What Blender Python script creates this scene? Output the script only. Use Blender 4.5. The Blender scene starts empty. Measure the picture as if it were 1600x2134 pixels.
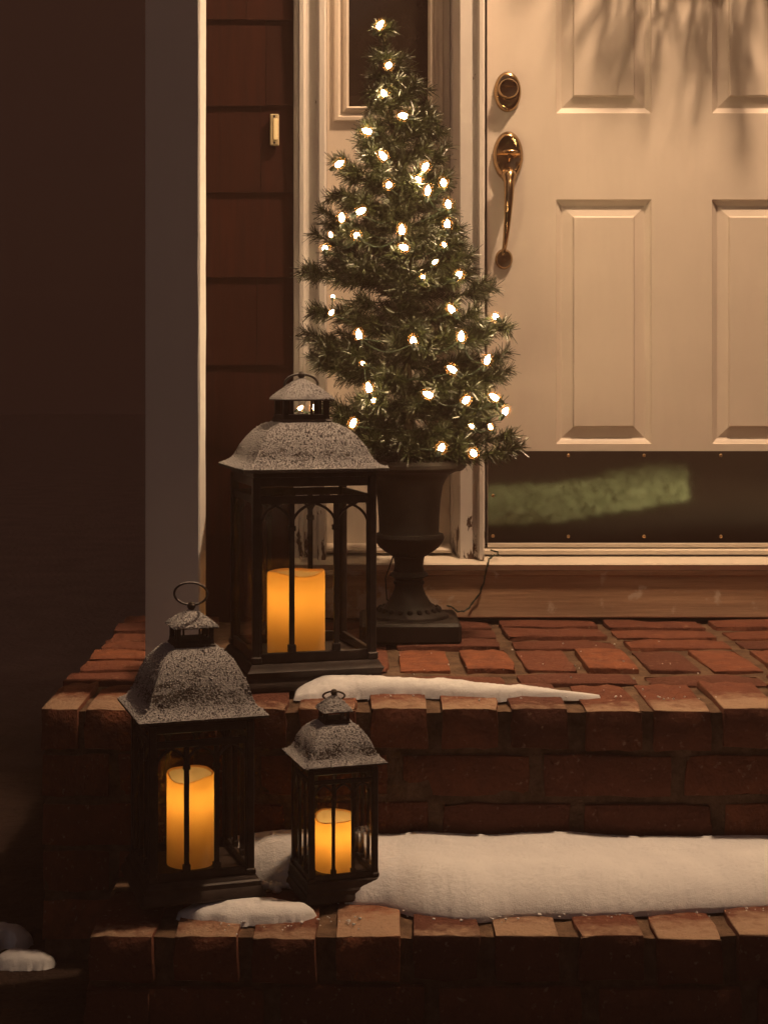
import bpy, math, random
import numpy as np
from mathutils import Vector, Matrix, noise as mnoise

random.seed(7)
rng = np.random.default_rng(7)
SC = bpy.context.scene
COL = SC.collection
PI = math.pi

# ------------------------------------------------------------------ camera
CAMZ, CAMD, FPX = 0.5105, 3.368, 3200.0        # eye height above porch, distance to the door, focal length in photo pixels
cam_data = bpy.data.cameras.new('camera')
cam = bpy.data.objects.new('camera', cam_data)
COL.objects.link(cam)
cam.location = (0, -CAMD, CAMZ)
cam.rotation_euler = (PI / 2, 0, 0)
cam_data.sensor_fit = 'HORIZONTAL'
cam_data.sensor_width = 36.0
cam_data.lens = FPX / 1600.0 * 36.0
cam_data.shift_x = 50 / 1600.0
cam_data.shift_y = -267 / 1600.0
cam_data.clip_start = 0.05
cam_data.clip_end = 400
SC.camera = cam

# ------------------------------------------------------------------ world, faint night glow
world = bpy.data.worlds.new('World')
SC.world = world
world.use_nodes = True
wbg = world.node_tree.nodes['Background']
wbg.inputs['Color'].default_value = (1.0, 0.42, 0.30, 1)
wbg.inputs['Strength'].default_value = 0.0175

# overcast street glow from behind the camera
sun_data = bpy.data.lights.new('sun', 'SUN')
sun_data.energy = 0.055
sun_data.angle = math.radians(50)
sun_data.color = (0.92, 0.95, 1.0)
sun = bpy.data.objects.new('sun', sun_data)
COL.objects.link(sun)
sun.rotation_euler = (math.radians(58), 0, math.radians(-18))

SC.view_settings.view_transform = 'Standard'
SC.view_settings.look = 'None'
SC.view_settings.exposure = 0.0
SC.view_settings.gamma = 1.0
SC.view_settings.use_curve_mapping = False
SC.cycles.use_denoising = True
SC.cycles.use_adaptive_sampling = True
SC.cycles.adaptive_threshold = 0.06
SC.cycles.adaptive_min_samples = 24
SC.cycles.max_bounces = 5
SC.cycles.diffuse_bounces = 2
SC.cycles.glossy_bounces = 3
SC.cycles.transparent_max_bounces = 24
SC.cycles.caustics_reflective = False
SC.cycles.caustics_refractive = False
SC.cycles.sample_clamp_indirect = 4.0

PORCH_LAMP = (0.88, -0.72, 2.80)
LAMP_COLOR = (1.0, 0.668, 0.405)

def px(x, y, Y):
    """photo pixel -> world point lying at depth Y (used to size things at their own real distance)"""
    D = CAMD + Y
    s = FPX / D
    return Vector(((x - 750) / s, Y, CAMZ + (800 - y) / s))

# ------------------------------------------------------------------ material helpers
def nodes_of(name):
    m = bpy.data.materials.new(name)
    m.use_nodes = True
    nt = m.node_tree
    return m, nt, nt.nodes, nt.links, nt.nodes['Principled BSDF']

def setp(b, color=None, rough=None, metal=None, spec=None):
    if color is not None: b.inputs['Base Color'].default_value = (*color, 1)
    if rough is not None: b.inputs['Roughness'].default_value = rough
    if metal is not None: b.inputs['Metallic'].default_value = metal
    if spec is not None: b.inputs['Specular IOR Level'].default_value = spec

def tex_noise(N, L, scale, detail=4, rough=0.55, coord='Object', stretch=None, dist=0.0):
    tc = N.new('ShaderNodeTexCoord')
    n = N.new('ShaderNodeTexNoise')
    n.inputs['Scale'].default_value = scale
    n.inputs['Detail'].default_value = detail
    n.inputs['Roughness'].default_value = rough
    n.inputs['Distortion'].default_value = dist
    if stretch:
        mp = N.new('ShaderNodeMapping')
        mp.inputs['Scale'].default_value = stretch
        L.new(tc.outputs[coord], mp.inputs['Vector'])
        L.new(mp.outputs['Vector'], n.inputs['Vector'])
    else:
        L.new(tc.outputs[coord], n.inputs['Vector'])
    return n.outputs['Fac']

def ramp(N, L, fac, stops):
    r = N.new('ShaderNodeValToRGB')
    e = r.color_ramp.elements
    while len(e) < len(stops): e.new(0.5)
    for i, (p, c) in enumerate(stops):
        e[i].position = p
        e[i].color = (*c, 1) if len(c) == 3 else c
    L.new(fac, r.inputs['Fac'])
    return r.outputs['Color']

def mixc(N, L, fac, a, b, mode='MIX'):
    m = N.new('ShaderNodeMix')
    m.data_type = 'RGBA'
    m.blend_type = mode
    for sock, v in ((m.inputs[0], fac), (m.inputs[6], a), (m.inputs[7], b)):
        if isinstance(v, (int, float)): sock.default_value = v
        elif isinstance(v, tuple): sock.default_value = (*v, 1)
        else: L.new(v, sock)
    return m.outputs[2]

def math_n(N, L, op, a, b=0.0, clamp=False):
    m = N.new('ShaderNodeMath')
    m.operation = op
    m.use_clamp = clamp
    for sock, v in ((m.inputs[0], a), (m.inputs[1], b)):
        if isinstance(v, (int, float)): sock.default_value = v
        else: L.new(v, sock)
    return m.outputs[0]

def bump(N, L, b, height, strength=0.3, dist=0.002):
    bp = N.new('ShaderNodeBump')
    bp.inputs['Strength'].default_value = strength
    bp.inputs['Distance'].default_value = dist
    L.new(height, bp.inputs['Height'])
    L.new(bp.outputs['Normal'], b.inputs['Normal'])

def mat_paint(name, col, rough=0.5, worn=0.0, dirt=0.18):
    """old house paint: faint brush grain, grime, and (worn) flaking near the foot of the piece"""
    m, nt, N, L, b = nodes_of(name)
    g = tex_noise(N, L, 3.0, 5)
    f = tex_noise(N, L, 60, 4, stretch=(1, 1, 0.12))
    base = ramp(N, L, g, [(0.3, tuple(c * (1 - dirt) for c in col)), (0.7, col)])
    base = mixc(N, L, math_n(N, L, 'MULTIPLY', f, 0.20), base, tuple(c * 0.6 for c in col))
    if worn:
        geo = N.new('ShaderNodeNewGeometry')
        sep = N.new('ShaderNodeSeparateXYZ')
        L.new(geo.outputs['Position'], sep.inputs[0])
        low = math_n(N, L, 'SUBTRACT', 0.34, sep.outputs['Z'])
        low = math_n(N, L, 'MULTIPLY', low, 1.2, True)
        low = math_n(N, L, 'MAXIMUM', low, 0.02)
        n2 = tex_noise(N, L, 55, 6, 0.65, 'Object', (1, 1, 0.35))
        k = math_n(N, L, 'ADD', n2, math_n(N, L, 'MULTIPLY', low, worn))
        fl = ramp(N, L, k, [(0.70, (0, 0, 0)), (0.725, (1, 1, 1))])
        base = mixc(N, L, fl, base, (0.10, 0.06, 0.04))
        bump(N, L, b, math_n(N, L, 'SUBTRACT', f, math_n(N, L, 'MULTIPLY', fl, 3.0)), 0.35, 0.0012)
    else:
        bump(N, L, b, f, 0.16, 0.001)
    L.new(base, b.inputs['Base Color'])
    setp(b, rough=rough, spec=0.35)
    return m

def mat_brick(name, dust):
    m, nt, N, L, b = nodes_of(name)
    oi = N.new('ShaderNodeObjectInfo')
    tc = N.new('ShaderNodeTexCoord')
    add = N.new('ShaderNodeVectorMath'); add.operation = 'ADD'
    sc = N.new('ShaderNodeVectorMath'); sc.operation = 'SCALE'
    L.new(oi.outputs['Random'], sc.inputs['Scale']); sc.inputs[0].default_value = (37, 17, 53)
    L.new(tc.outputs['Object'], add.inputs[0]); L.new(sc.outputs[0], add.inputs[1])
    def nz(scale, det=5, ro=0.6):
        n = N.new('ShaderNodeTexNoise'); n.inputs['Scale'].default_value = scale
        n.inputs['Detail'].default_value = det; n.inputs['Roughness'].default_value = ro
        L.new(add.outputs[0], n.inputs['Vector']); return n.outputs['Fac']
    c1 = ramp(N, L, oi.outputs['Random'], [(0.0, (0.085, 0.031, 0.021)), (0.35, (0.17, 0.058, 0.031)), (0.7, (0.125, 0.045, 0.030)), (1.0, (0.245, 0.085, 0.041))])
    c = mixc(N, L, ramp(N, L, nz(28), [(0.38, (0, 0, 0)), (0.7, (0.75, 0.75, 0.75))]), c1, (0.10, 0.035, 0.025))
    c = mixc(N, L, ramp(N, L, nz(90, 4), [(0.62, (0, 0, 0)), (0.72, (0.5, 0.5, 0.5))]), c, (0.36, 0.26, 0.18))
    if dust:
        geo = N.new('ShaderNodeNewGeometry')
        sep = N.new('ShaderNodeSeparateXYZ'); L.new(geo.outputs['Position'], sep.inputs[0])
        y = math_n(N, L, 'SUBTRACT', dust, sep.outputs['Y'])            # mortar-smeared front edge of the course
        k = math_n(N, L, 'ADD', math_n(N, L, 'MULTIPLY', y, 9.0), math_n(N, L, 'MULTIPLY', nz(45), 1.4))
        k = math_n(N, L, 'ADD', k, math_n(N, L, 'MULTIPLY', math_n(N, L, 'SUBTRACT', oi.outputs['Random'], 0.62), 0.9))
        k = ramp(N, L, k, [(0.40, (0, 0, 0)), (1.25, (0.8, 0.8, 0.8))])
        sn = N.new('ShaderNodeSeparateXYZ'); L.new(geo.outputs['True Normal'], sn.inputs[0])
        k = mixc(N, L, 1.0, k, ramp(N, L, sn.outputs['Z'], [(0.15, (0, 0, 0)), (0.75, (1, 1, 1))]), 'MULTIPLY')
        c = mixc(N, L, k, c, (0.34, 0.238, 0.165))
    L.new(c, b.inputs['Base Color'])
    setp(b, rough=0.88, spec=0.2)
    h = math_n(N, L, 'ADD', nz(120, 5, 0.7), math_n(N, L, 'MULTIPLY', nz(30, 3), 1.5))
    bump(N, L, b, h, 0.75, 0.004)
    return m

def mat_noise2(name, a, c, scale, rough=0.9, bstr=0.5, bdist=0.003, bscale=None, spec=0.2, stretch=None):
    m, nt, N, L, b = nodes_of(name)
    col = ramp(N, L, tex_noise(N, L, scale, 6, 0.6, stretch=stretch), [(0.32, a), (0.68, c)])
    L.new(col, b.inputs['Base Color'])
    setp(b, rough=rough, spec=spec)
    bump(N, L, b, tex_noise(N, L, bscale or scale * 4, 5, 0.65, stretch=stretch), bstr, bdist)
    return m

def mat_metal_black(name, col=(0.032, 0.022, 0.018), rough=0.55):
    m, nt, N, L, b = nodes_of(name)
    g = tex_noise(N, L, 40, 5)
    L.new(ramp(N, L, g, [(0.35, tuple(c * 0.7 for c in col)), (0.7, tuple(c * 1.5 for c in col))]), b.inputs['Base Color'])
    setp(b, rough=rough, spec=0.3)
    bump(N, L, b, tex_noise(N, L, 160, 4), 0.25, 0.001)
    return m

def mat_frost(name):
    """black roof with a crust of wind-blown snow; thick on the flat parts, grainy on the steep ones"""
    m, nt, N, L, b = nodes_of(name)
    geo = N.new('ShaderNodeNewGeometry')
    sep = N.new('ShaderNodeSeparateXYZ'); L.new(geo.outputs['True Normal'], sep.inputs[0])
    n1 = tex_noise(N, L, 330, 5, 0.7)
    n2 = tex_noise(N, L, 22, 3, 0.5)
    k = math_n(N, L, 'ADD', math_n(N, L, 'MULTIPLY', sep.outputs['Z'], 0.62), math_n(N, L, 'MULTIPLY', n1, 0.95))
    k = math_n(N, L, 'ADD', k, math_n(N, L, 'MULTIPLY', n2, 0.55))
    f = ramp(N, L, k, [(0.95, (0.05, 0.05, 0.05)), (1.16, (1, 1, 1))])
    L.new(mixc(N, L, f, (0.045, 0.035, 0.030), (0.38, 0.37, 0.375)), b.inputs['Base Color'])
    setp(b, rough=0.85, spec=0.25)
    bump(N, L, b, n1, 0.9, 0.004)
    return m

def mat_snow(name):
    m, nt, N, L, b = nodes_of(name)
    n = tex_noise(N, L, 14, 5)
    L.new(ramp(N, L, n, [(0.3, (0.66, 0.66, 0.68)), (0.7, (0.74, 0.74, 0.75))]), b.inputs['Base Color'])
    setp(b, rough=0.75, spec=0.3)
    h = math_n(N, L, 'ADD', tex_noise(N, L, 650, 2, 0.7), math_n(N, L, 'MULTIPLY', tex_noise(N, L, 230, 3), 0.8))
    bump(N, L, b, h, 0.5, 0.0016)
    return m

def mat_glass(name):
    m, nt, N, L, b = nodes_of(name)
    N.remove(b)
    out = N['Material Output']
    tr = N.new('ShaderNodeBsdfTransparent'); tr.inputs['Color'].default_value = (0.98, 0.975, 0.965, 1)
    gl = N.new('ShaderNodeBsdfGlossy'); gl.inputs['Roughness'].default_value = 0.04
    lw = N.new('ShaderNodeLayerWeight'); lw.inputs['Blend'].default_value = 0.5
    fr = math_n(N, L, 'ADD', math_n(N, L, 'MULTIPLY', math_n(N, L, 'POWER', lw.outputs['Facing'], 5.0), 0.45), 0.025)   # thin pane reflectance
    mx = N.new('ShaderNodeMixShader')
    L.new(fr, mx.inputs[0]); L.new(tr.outputs[0], mx.inputs[1]); L.new(gl.outputs[0], mx.inputs[2])
    L.new(mx.outputs[0], out.inputs['Surface'])
    return m

def mat_wax(name):
    m, nt, N, L, b = nodes_of(name)
    N.remove(b)
    out = N['Material Output']
    tl = N.new('ShaderNodeBsdfTranslucent'); tl.inputs['Color'].default_value = (1.0, 0.55, 0.125, 1)
    df = N.new('ShaderNodeBsdfDiffuse'); df.inputs['Color'].default_value = (0.80, 0.62, 0.38, 1)
    mx = N.new('ShaderNodeMixShader'); mx.inputs[0].default_value = 0.38
    L.new(tl.outputs[0], mx.inputs[1]); L.new(df.outputs[0], mx.inputs[2])
    L.new(mx.outputs[0], out.inputs['Surface'])
    return m

def mat_bloom():
    """thin amber shell added round each fairy bulb to imitate lens bloom"""
    m, nt, N, L, b = nodes_of('bulb_bloom')
    N.remove(b)
    out = N['Material Output']
    tr = N.new('ShaderNodeBsdfTransparent')
    tl = N.new('ShaderNodeBsdfTranslucent'); tl.inputs['Color'].default_value = (1.0, 0.46, 0.16, 1)
    mx = N.new('ShaderNodeMixShader'); mx.inputs[0].default_value = 0.010
    L.new(tr.outputs[0], mx.inputs[1]); L.new(tl.outputs[0], mx.inputs[2]); L.new(mx.outputs[0], out.inputs['Surface'])
    return m

def mat_emit(name, col, strength):
    m, nt, N, L, b = nodes_of(name)
    setp(b, (0.8, 0.7, 0.5), 0.3)
    b.inputs['Emission Color'].default_value = (*col, 1)
    b.inputs['Emission Strength'].default_value = strength
    return m

def mat_plain(name, col, rough=0.5, metal=0.0, spec=0.4, bs=0.0, bscale=80):
    m, nt, N, L, b = nodes_of(name)
    n = tex_noise(N, L, bscale * 0.4, 4)
    L.new(ramp(N, L, n, [(0.3, tuple(c * 0.85 for c in col)), (0.7, col)]), b.inputs['Base Color'])
    setp(b, None, rough, metal, spec)
    if bs: bump(N, L, b, tex_noise(N, L, bscale, 4), bs, 0.001)
    return m

def mat_shingle():
    m, nt, N, L, b = nodes_of('stained_shingle')
    oi = N.new('ShaderNodeObjectInfo')
    c1 = ramp(N, L, oi.outputs['Random'], [(0, (0.030, 0.0065, 0.003)), (0.5, (0.045, 0.010, 0.0045)), (1, (0.036, 0.008, 0.004))])
    gr = tex_noise(N, L, 70, 5, 0.6, stretch=(1, 1, 0.06))
    c = mixc(N, L, ramp(N, L, gr, [(0.35, (0, 0, 0)), (0.75, (0.7, 0.7, 0.7))]), c1, (0.018, 0.005, 0.003))
    L.new(c, b.inputs['Base Color'])
    setp(b, rough=0.8, spec=0.15)
    bump(N, L, b, gr, 0.5, 0.0015)
    return m

def mat_board():
    """weathered board under the sill: long horizontal grain, bare grey-brown wood with scraps of old paint"""
    m, nt, N, L, b = nodes_of('weathered_board')
    gr = tex_noise(N, L, 60, 6, 0.65, stretch=(0.05, 1, 1))
    big = tex_noise(N, L, 5, 4)
    c = ramp(N, L, gr, [(0.3, (0.30, 0.17, 0.10)), (0.7, (0.56, 0.36, 0.23))])
    geo = N.new('ShaderNodeNewGeometry'); sep = N.new('ShaderNodeSeparateXYZ'); L.new(geo.outputs['Position'], sep.inputs[0])
    low = math_n(N, L, 'MULTIPLY', math_n(N, L, 'SUBTRACT', 0.05, sep.outputs['Z']), 9.0, True)     # paler grey towards the bottom
    c = mixc(N, L, math_n(N, L, 'MULTIPLY', low, 0.8), c, (0.56, 0.43, 0.33))
    xx = math_n(N, L, 'SUBTRACT', 0.30, sep.outputs['X'])
    left = math_n(N, L, 'MULTIPLY', xx, 2.2, True)
    pn = tex_noise(N, L, 16, 5, 0.6)
    k = ramp(N, L, math_n(N, L, 'ADD', pn, math_n(N, L, 'MULTIPLY', left, 0.22)), [(0.60, (0, 0, 0)), (0.66, (0.8, 0.8, 0.8))])
    c = mixc(N, L, k, c, (0.62, 0.50, 0.40))
    L.new(c, b.inputs['Base Color'])
    setp(b, rough=0.85, spec=0.2)
    bump(N, L, b, gr, 0.6, 0.002)
    return m

def mat_needle(name, a, c):
    m, nt, N, L, b = nodes_of(name)
    oi = N.new('ShaderNodeObjectInfo')
    g = tex_noise(N, L, 60, 3)
    col = ramp(N, L, g, [(0.35, a), (0.65, c)])
    L.new(mixc(N, L, oi.outputs['Random'], col, tuple(x * 0.7 for x in c)), b.inputs['Base Color'])
    setp(b, rough=0.30, spec=0.6)
    return m

def mat_ground():
    m, nt, N, L, b = nodes_of('yard')
    geo = N.new('ShaderNodeNewGeometry')
    sep = N.new('ShaderNodeSeparateXYZ'); L.new(geo.outputs['Position'], sep.inputs[0])
    n = tex_noise(N, L, 1.4, 6, 0.6)
    d = math_n(N, L, 'ADD', sep.outputs['Y'], math_n(N, L, 'MULTIPLY', n, 0.8))      # darkness painted in up front, paler tone behind to meet the night glow
    f = ramp(N, L, math_n(N, L, 'MULTIPLY', d, 0.5), [(0.30, (0, 0, 0)), (0.95, (1, 1, 1))])
    near_dark = ramp(N, L, tex_noise(N, L, 14, 6), [(0.3, (0.016, 0.010, 0.008)), (0.7, (0.034, 0.021, 0.016))])
    far_pale = ramp(N, L, tex_noise(N, L, 5, 6), [(0.3, (0.46, 0.32, 0.26)), (0.7, (0.60, 0.44, 0.36))])
    L.new(mixc(N, L, f, near_dark, far_pale), b.inputs['Base Color'])
    setp(b, rough=0.95, spec=0.1)
    bump(N, L, b, tex_noise(N, L, 40, 5), 0.7, 0.02)
    return m

M = dict(
    door=mat_paint('door_paint', (0.75, 0.65, 0.56), 0.45, 0, 0.12),
    trim=mat_paint('trim_paint', (0.84, 0.77, 0.71), 0.5, 0.75, 0.16),
    trim2=mat_paint('sidelight_paint', (0.74, 0.64, 0.54), 0.5, 0.0, 0.12),
    sill=mat_paint('sill_paint', (0.80, 0.70, 0.58), 0.45, 0.0, 0.12),
    post=mat_paint('post_paint', (0.84, 0.82, 0.80), 0.6, 0.0, 0.12),
    board=mat_board(),
    shingle=mat_shingle(),
    wallback=mat_noise2('sheathing', (0.03, 0.015, 0.01), (0.05, 0.02, 0.015), 20),
    brick=mat_brick('old_brick', 0),
    brick_porch=mat_brick('old_brick_porch_front', -0.880),
    brick_step=mat_brick('old_brick_step_front', -1.150),
    mortar=mat_noise2('mortar', (0.055, 0.032, 0.021), (0.16, 0.100, 0.064), 30, 0.95, 0.9, 0.004, 130),
    snow=mat_snow('snow'),
    metal=mat_metal_black('black_lantern_metal'),
    iron=mat_metal_black('urn_iron', (0.015, 0.010, 0.008), 0.6),
    frost=mat_frost('frosted_metal'),
    grain=mat_plain('snow_grain', (0.38, 0.37, 0.375), 0.7),
    glass=mat_glass('lantern_glass'),
    wax=mat_wax('candle_wax'),
    brass=mat_plain('polished_brass', (0.44, 0.30, 0.16), 0.19, 1.0, 0.5, 0.05, 30),
    kick=mat_plain('kick_plate_brass', (0.46, 0.38, 0.29), 0.034, 1.0, 0.5, 0.012, 9),
    screw=mat_plain('brass_screw', (0.65, 0.42, 0.22), 0.35, 1.0),
    pane=mat_plain('dark_pane', (0.020, 0.014, 0.010), 0.05, 0.0, 0.5),
    curtain=mat_plain('dark_room', (0.10, 0.06, 0.045), 0.9),
    needle=mat_needle('green_needles', (0.012, 0.016, 0.006), (0.036, 0.043, 0.015)),
    needle2=mat_needle('wreath_needles', (0.10, 0.10, 0.05), (0.16, 0.15, 0.08)),
    bark=mat_noise2('trunk_wrap', (0.03, 0.022, 0.014), (0.06, 0.045, 0.025), 60),
    wire=mat_plain('green_wire', (0.018, 0.030, 0.016), 0.5),
    bulb=mat_emit('lit_bulb', (1.0, 0.70, 0.36), 175.0),
    bloom_shell=mat_bloom(),
    bell=mat_emit('lit_bell_button', (1.0, 0.50, 0.12), 0.38),
    bellplate=mat_plain('bell_plate', (0.62, 0.50, 0.30), 0.45, 0.0),
    soil=mat_ground(),
    lawn=mat_noise2('frosted_grass', (0.17, 0.19, 0.095), (0.42, 0.43, 0.27), 4.0, 0.9, 0.6, 0.02, 30),
    lampglass=mat_emit('lamp_globe', LAMP_COLOR, 6.0),
    ceiling=mat_paint('ceiling_paint', (0.45, 0.40, 0.35), 0.6),
)

# ------------------------------------------------------------------ mesh helpers
class MB:
    def __init__(self): self.v = []; self.f = []
    def add(self, vs, fs):
        o = len(self.v); self.v += [tuple(p) for p in vs]; self.f += [tuple(i + o for i in f) for f in fs]; return self
    def box(self, x0, x1, y0, y1, z0, z1):
        v = [(x0, y0, z0), (x1, y0, z0), (x1, y1, z0), (x0, y1, z0), (x0, y0, z1), (x1, y0, z1), (x1, y1, z1), (x0, y1, z1)]
        return self.add(v, [(3, 2, 1, 0), (4, 5, 6, 7), (0, 1, 5, 4), (1, 2, 6, 5), (2, 3, 7, 6), (3, 0, 4, 7)])
    def cbox(self, x0, x1, y0, y1, z0, z1, c=0.002):
        """box with chamfered edges"""
        X = (x0, x1); Yy = (y0, y1); Z = (z0, z1)
        v = []; idx = {}
        for i in (0, 1):
            for j in (0, 1):
                for k in (0, 1):
                    sx, sy, sz = (1 - 2 * i) * c, (1 - 2 * j) * c, (1 - 2 * k) * c
                    for a, p in enumerate(((X[i], Yy[j] + sy, Z[k] + sz), (X[i] + sx, Yy[j], Z[k] + sz), (X[i] + sx, Yy[j] + sy, Z[k]))):
                        idx[(i, j, k, a)] = len(v); v.append(p)
        f = []
        for i in (0, 1):
            q = [idx[(i, j, k, 0)] for j, k in ((0, 0), (1, 0), (1, 1), (0, 1))]; f.append(q if i else q[::-1])
        for j in (0, 1):
            q = [idx[(i, j, k, 1)] for i, k in ((0, 0), (1, 0), (1, 1), (0, 1))]; f.append(q[::-1] if j else q)
        for k in (0, 1):
            q = [idx[(i, j, k, 2)] for i, j in ((0, 0), (1, 0), (1, 1), (0, 1))]; f.append(q if k else q[::-1])
        for j in (0, 1):
            for k in (0, 1): f.append([idx[(0, j, k, 1)], idx[(1, j, k, 1)], idx[(1, j, k, 2)], idx[(0, j, k, 2)]])
        for i in (0, 1):
            for k in (0, 1): f.append([idx[(i, 0, k, 0)], idx[(i, 1, k, 0)], idx[(i, 1, k, 2)], idx[(i, 0, k, 2)]])
        for i in (0, 1):
            for j in (0, 1): f.append([idx[(i, j, 0, 0)], idx[(i, j, 1, 0)], idx[(i, j, 1, 1)], idx[(i, j, 0, 1)]])
        for i in (0, 1):
            for j in (0, 1):
                for k in (0, 1): f.append([idx[(i, j, k, a)] for a in range(3)])
        return self.add(v, f)
    def prism(self, prof, z0, z1):
        """XY outline extruded along z"""
        n = len(prof)
        v = [(p[0], p[1], z0) for p in prof] + [(p[0], p[1], z1) for p in prof]
        return self.add(v, [(i, (i + 1) % n, n + (i + 1) % n, n + i) for i in range(n)] + [tuple(range(n))[::-1], tuple(range(n, 2 * n))])
    def xprism(self, prof, x0, x1, nx=1):
        """YZ outline extruded along x"""
        n = len(prof); v = []
        for k in range(nx + 1):
            x = x0 + (x1 - x0) * k / nx
            v += [(x, p[0], p[1]) for p in prof]
        f = [tuple(range(n)), tuple(range(nx * n, nx * n + n))[::-1]]
        for k in range(nx):
            f += [(k * n + i, (k + 1) * n + i, (k + 1) * n + (i + 1) % n, k * n + (i + 1) % n) for i in range(n)]
        return self.add(v, f)
    def lathe(self, prof, seg=32, c=(0, 0, 0), closed=False):
        v = []; n = len(prof)
        for i in range(seg):
            a = 2 * PI * i / seg
            v += [(c[0] + r * math.cos(a), c[1] + r * math.sin(a), c[2] + z) for r, z in prof]
        f = []
        for i in range(seg):
            j = (i + 1) % seg
            for k in range(n - 1): f.append((i * n + k, j * n + k, j * n + k + 1, i * n + k + 1))
        f.append(tuple(i * n for i in range(seg))[::-1]); f.append(tuple(i * n + n - 1 for i in range(seg)))
        return self.add(v, f)
    def squares(self, prof, sub=1):
        """stack of square rings (half size, z), edges subdivided"""
        v = []; f = []; m = 4 * sub
        for h, z in prof:
            cs = [(-h, -h), (h, -h), (h, h), (-h, h)]
            for a in range(4):
                p, q = cs[a], cs[(a + 1) % 4]
                for t in range(sub): v.append((p[0] + (q[0] - p[0]) * t / sub, p[1] + (q[1] - p[1]) * t / sub, z))
        for k in range(len(prof) - 1):
            for i in range(m):
                j = (i + 1) % m
                f.append((k * m + i, k * m + j, (k + 1) * m + j, (k + 1) * m + i))
        f.append(tuple(range(m))[::-1]); o = (len(prof) - 1) * m; f.append(tuple(range(o, o + m)))
        return self.add(v, f)
    def tube(self, pts, r, seg=8, cap=True, closed=False):
        pts = [Vector(p) for p in pts]; n = len(pts); v = []; f = []
        rr = r if isinstance(r, (list, tuple)) else [r] * n
        up = Vector((0, 0, 1)); prev = None
        for i, p in enumerate(pts):
            if closed: t = pts[(i + 1) % n] - pts[i - 1]
            else: t = pts[min(i + 1, n - 1)] - pts[max(i - 1, 0)]
            t.normalize()
            if prev is None:
                u = t.cross(up)
                if u.length < 0.1: u = t.cross(Vector((1, 0, 0)))
            else: u = prev - t * prev.dot(t)
            u.normalize(); prev = u; w = t.cross(u)
            for k in range(seg):
                a = 2 * PI * k / seg
                v.append(p + (u * math.cos(a) + w * math.sin(a)) * rr[i])
        for i in range(n if closed else n - 1):
            j = (i + 1) % n
            for k in range(seg):
                l = (k + 1) % seg
                f.append((i * seg + k, i * seg + l, j * seg + l, j * seg + k))
        if cap and not closed: f += [tuple(range(seg))[::-1], tuple(range((n - 1) * seg, n * seg))]
        return self.add(v, f)
    def ellipsoid(self, c, rx, ry, rz, seg=14, rings=8):
        v = []; f = []
        for i in range(rings + 1):
            t = PI * i / rings
            for k in range(seg):
                a = 2 * PI * k / seg
                v.append((c[0] + rx * math.sin(t) * math.cos(a), c[1] + ry * math.sin(t) * math.sin(a), c[2] + rz * math.cos(t)))
        for i in range(rings):
            for k in range(seg):
                l = (k + 1) % seg
                f.append((i * seg + k, (i + 1) * seg + k, (i + 1) * seg + l, i * seg + l))
        return self.add(v, f)
    def xf(self, mat):
        self.v = [tuple(mat @ Vector(p)) for p in self.v]; return self
    def mesh(self, name, mat, smooth=35):
        me = bpy.data.meshes.new(name)
        me.from_pydata(self.v, [], self.f); me.validate()
        if mat: me.materials.append(M[mat])
        if smooth:
            me.polygons.foreach_set('use_smooth', [True] * len(me.polygons))
            me.set_sharp_from_angle(angle=math.radians(smooth))
        me.update()
        return me
    def build(self, name, mat, parent=None, smooth=35, loc=None):
        o = bpy.data.objects.new(name, self.mesh(name, mat, smooth)); COL.objects.link(o)
        if parent: o.parent = parent
        if loc: o.location = loc
        return o

def tag(o, label=None, cat=None, group=None, kind=None):
    if label: o['label'] = label
    if cat: o['category'] = cat
    if group: o['group'] = group
    if kind: o['kind'] = kind
    return o

def empty(name, loc=(0, 0, 0), rz=0.0):
    o = bpy.data.objects.new(name, None); COL.objects.link(o)
    o.location = loc; o.rotation_euler.z = rz; o.empty_display_size = 0.05
    return o

def place(name, me, parent, loc, rz=0.0, rx=0.0, ry=0.0):
    o = bpy.data.objects.new(name, me); COL.objects.link(o)
    o.parent = parent; o.location = loc; o.rotation_euler = (rx, ry, rz)
    return o

# ------------------------------------------------------------------ ground
GZ = -0.40
g = MB()
n = 40; R = 45.0
def gcoord(i):
    t = (i / n - 0.5) * 2
    return math.copysign(abs(t) ** 2.2, t) * R
gv = [(gcoord(i), gcoord(j) - 2, GZ + 0.012 * mnoise.noise((gcoord(i) * 2, gcoord(j) * 2, 0))) for j in range(n + 1) for i in range(n + 1)]
g.add(gv, [(j * (n + 1) + i, j * (n + 1) + i + 1, (j + 1) * (n + 1) + i + 1, (j + 1) * (n + 1) + i) for j in range(n) for i in range(n)])
tag(g.build('ground', 'soil'), kind='structure')

# frosted lawn across the yard, seen mirrored in the kick plate
def yard(x, y):
    path = (CAMZ - GZ) / ((y - 800) / FPX)
    return ((x - 750) / FPX * path, -(path - CAMD))
top_edge = [(900, 1034), (1060, 1024), (1180, 1017), (1235, 1010), (1280, 992), (1340, 981), (1432, 974)]
bot_edge = [(900, 1112), (1060, 1104), (1150, 1098), (1220, 1082), (1300, 1066), (1370, 1058), (1432, 1052)]
lw = MB(); NX, NY = 60, 24; lv = []
for i in range(NX + 1):
    t = i / NX * (len(top_edge) - 1); k = min(int(t), len(top_edge) - 2); u = t - k
    a = np.array(top_edge[k]) * (1 - u) + np.array(top_edge[k + 1]) * u
    b = np.array(bot_edge[k]) * (1 - u) + np.array(bot_edge[k + 1]) * u
    for j in range(NY + 1):
        q = a + (b - a) * j / NY
        X, Y = yard(*q)
        e = 0.09 if j in (0, NY) else 0.02
        lv.append((X + random.uniform(-e, e), Y + random.uniform(-e, e), GZ + 0.03 + (0.0 if j in (0, NY) or i in (0, NX) else random.uniform(0.0, 0.06))))
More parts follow.
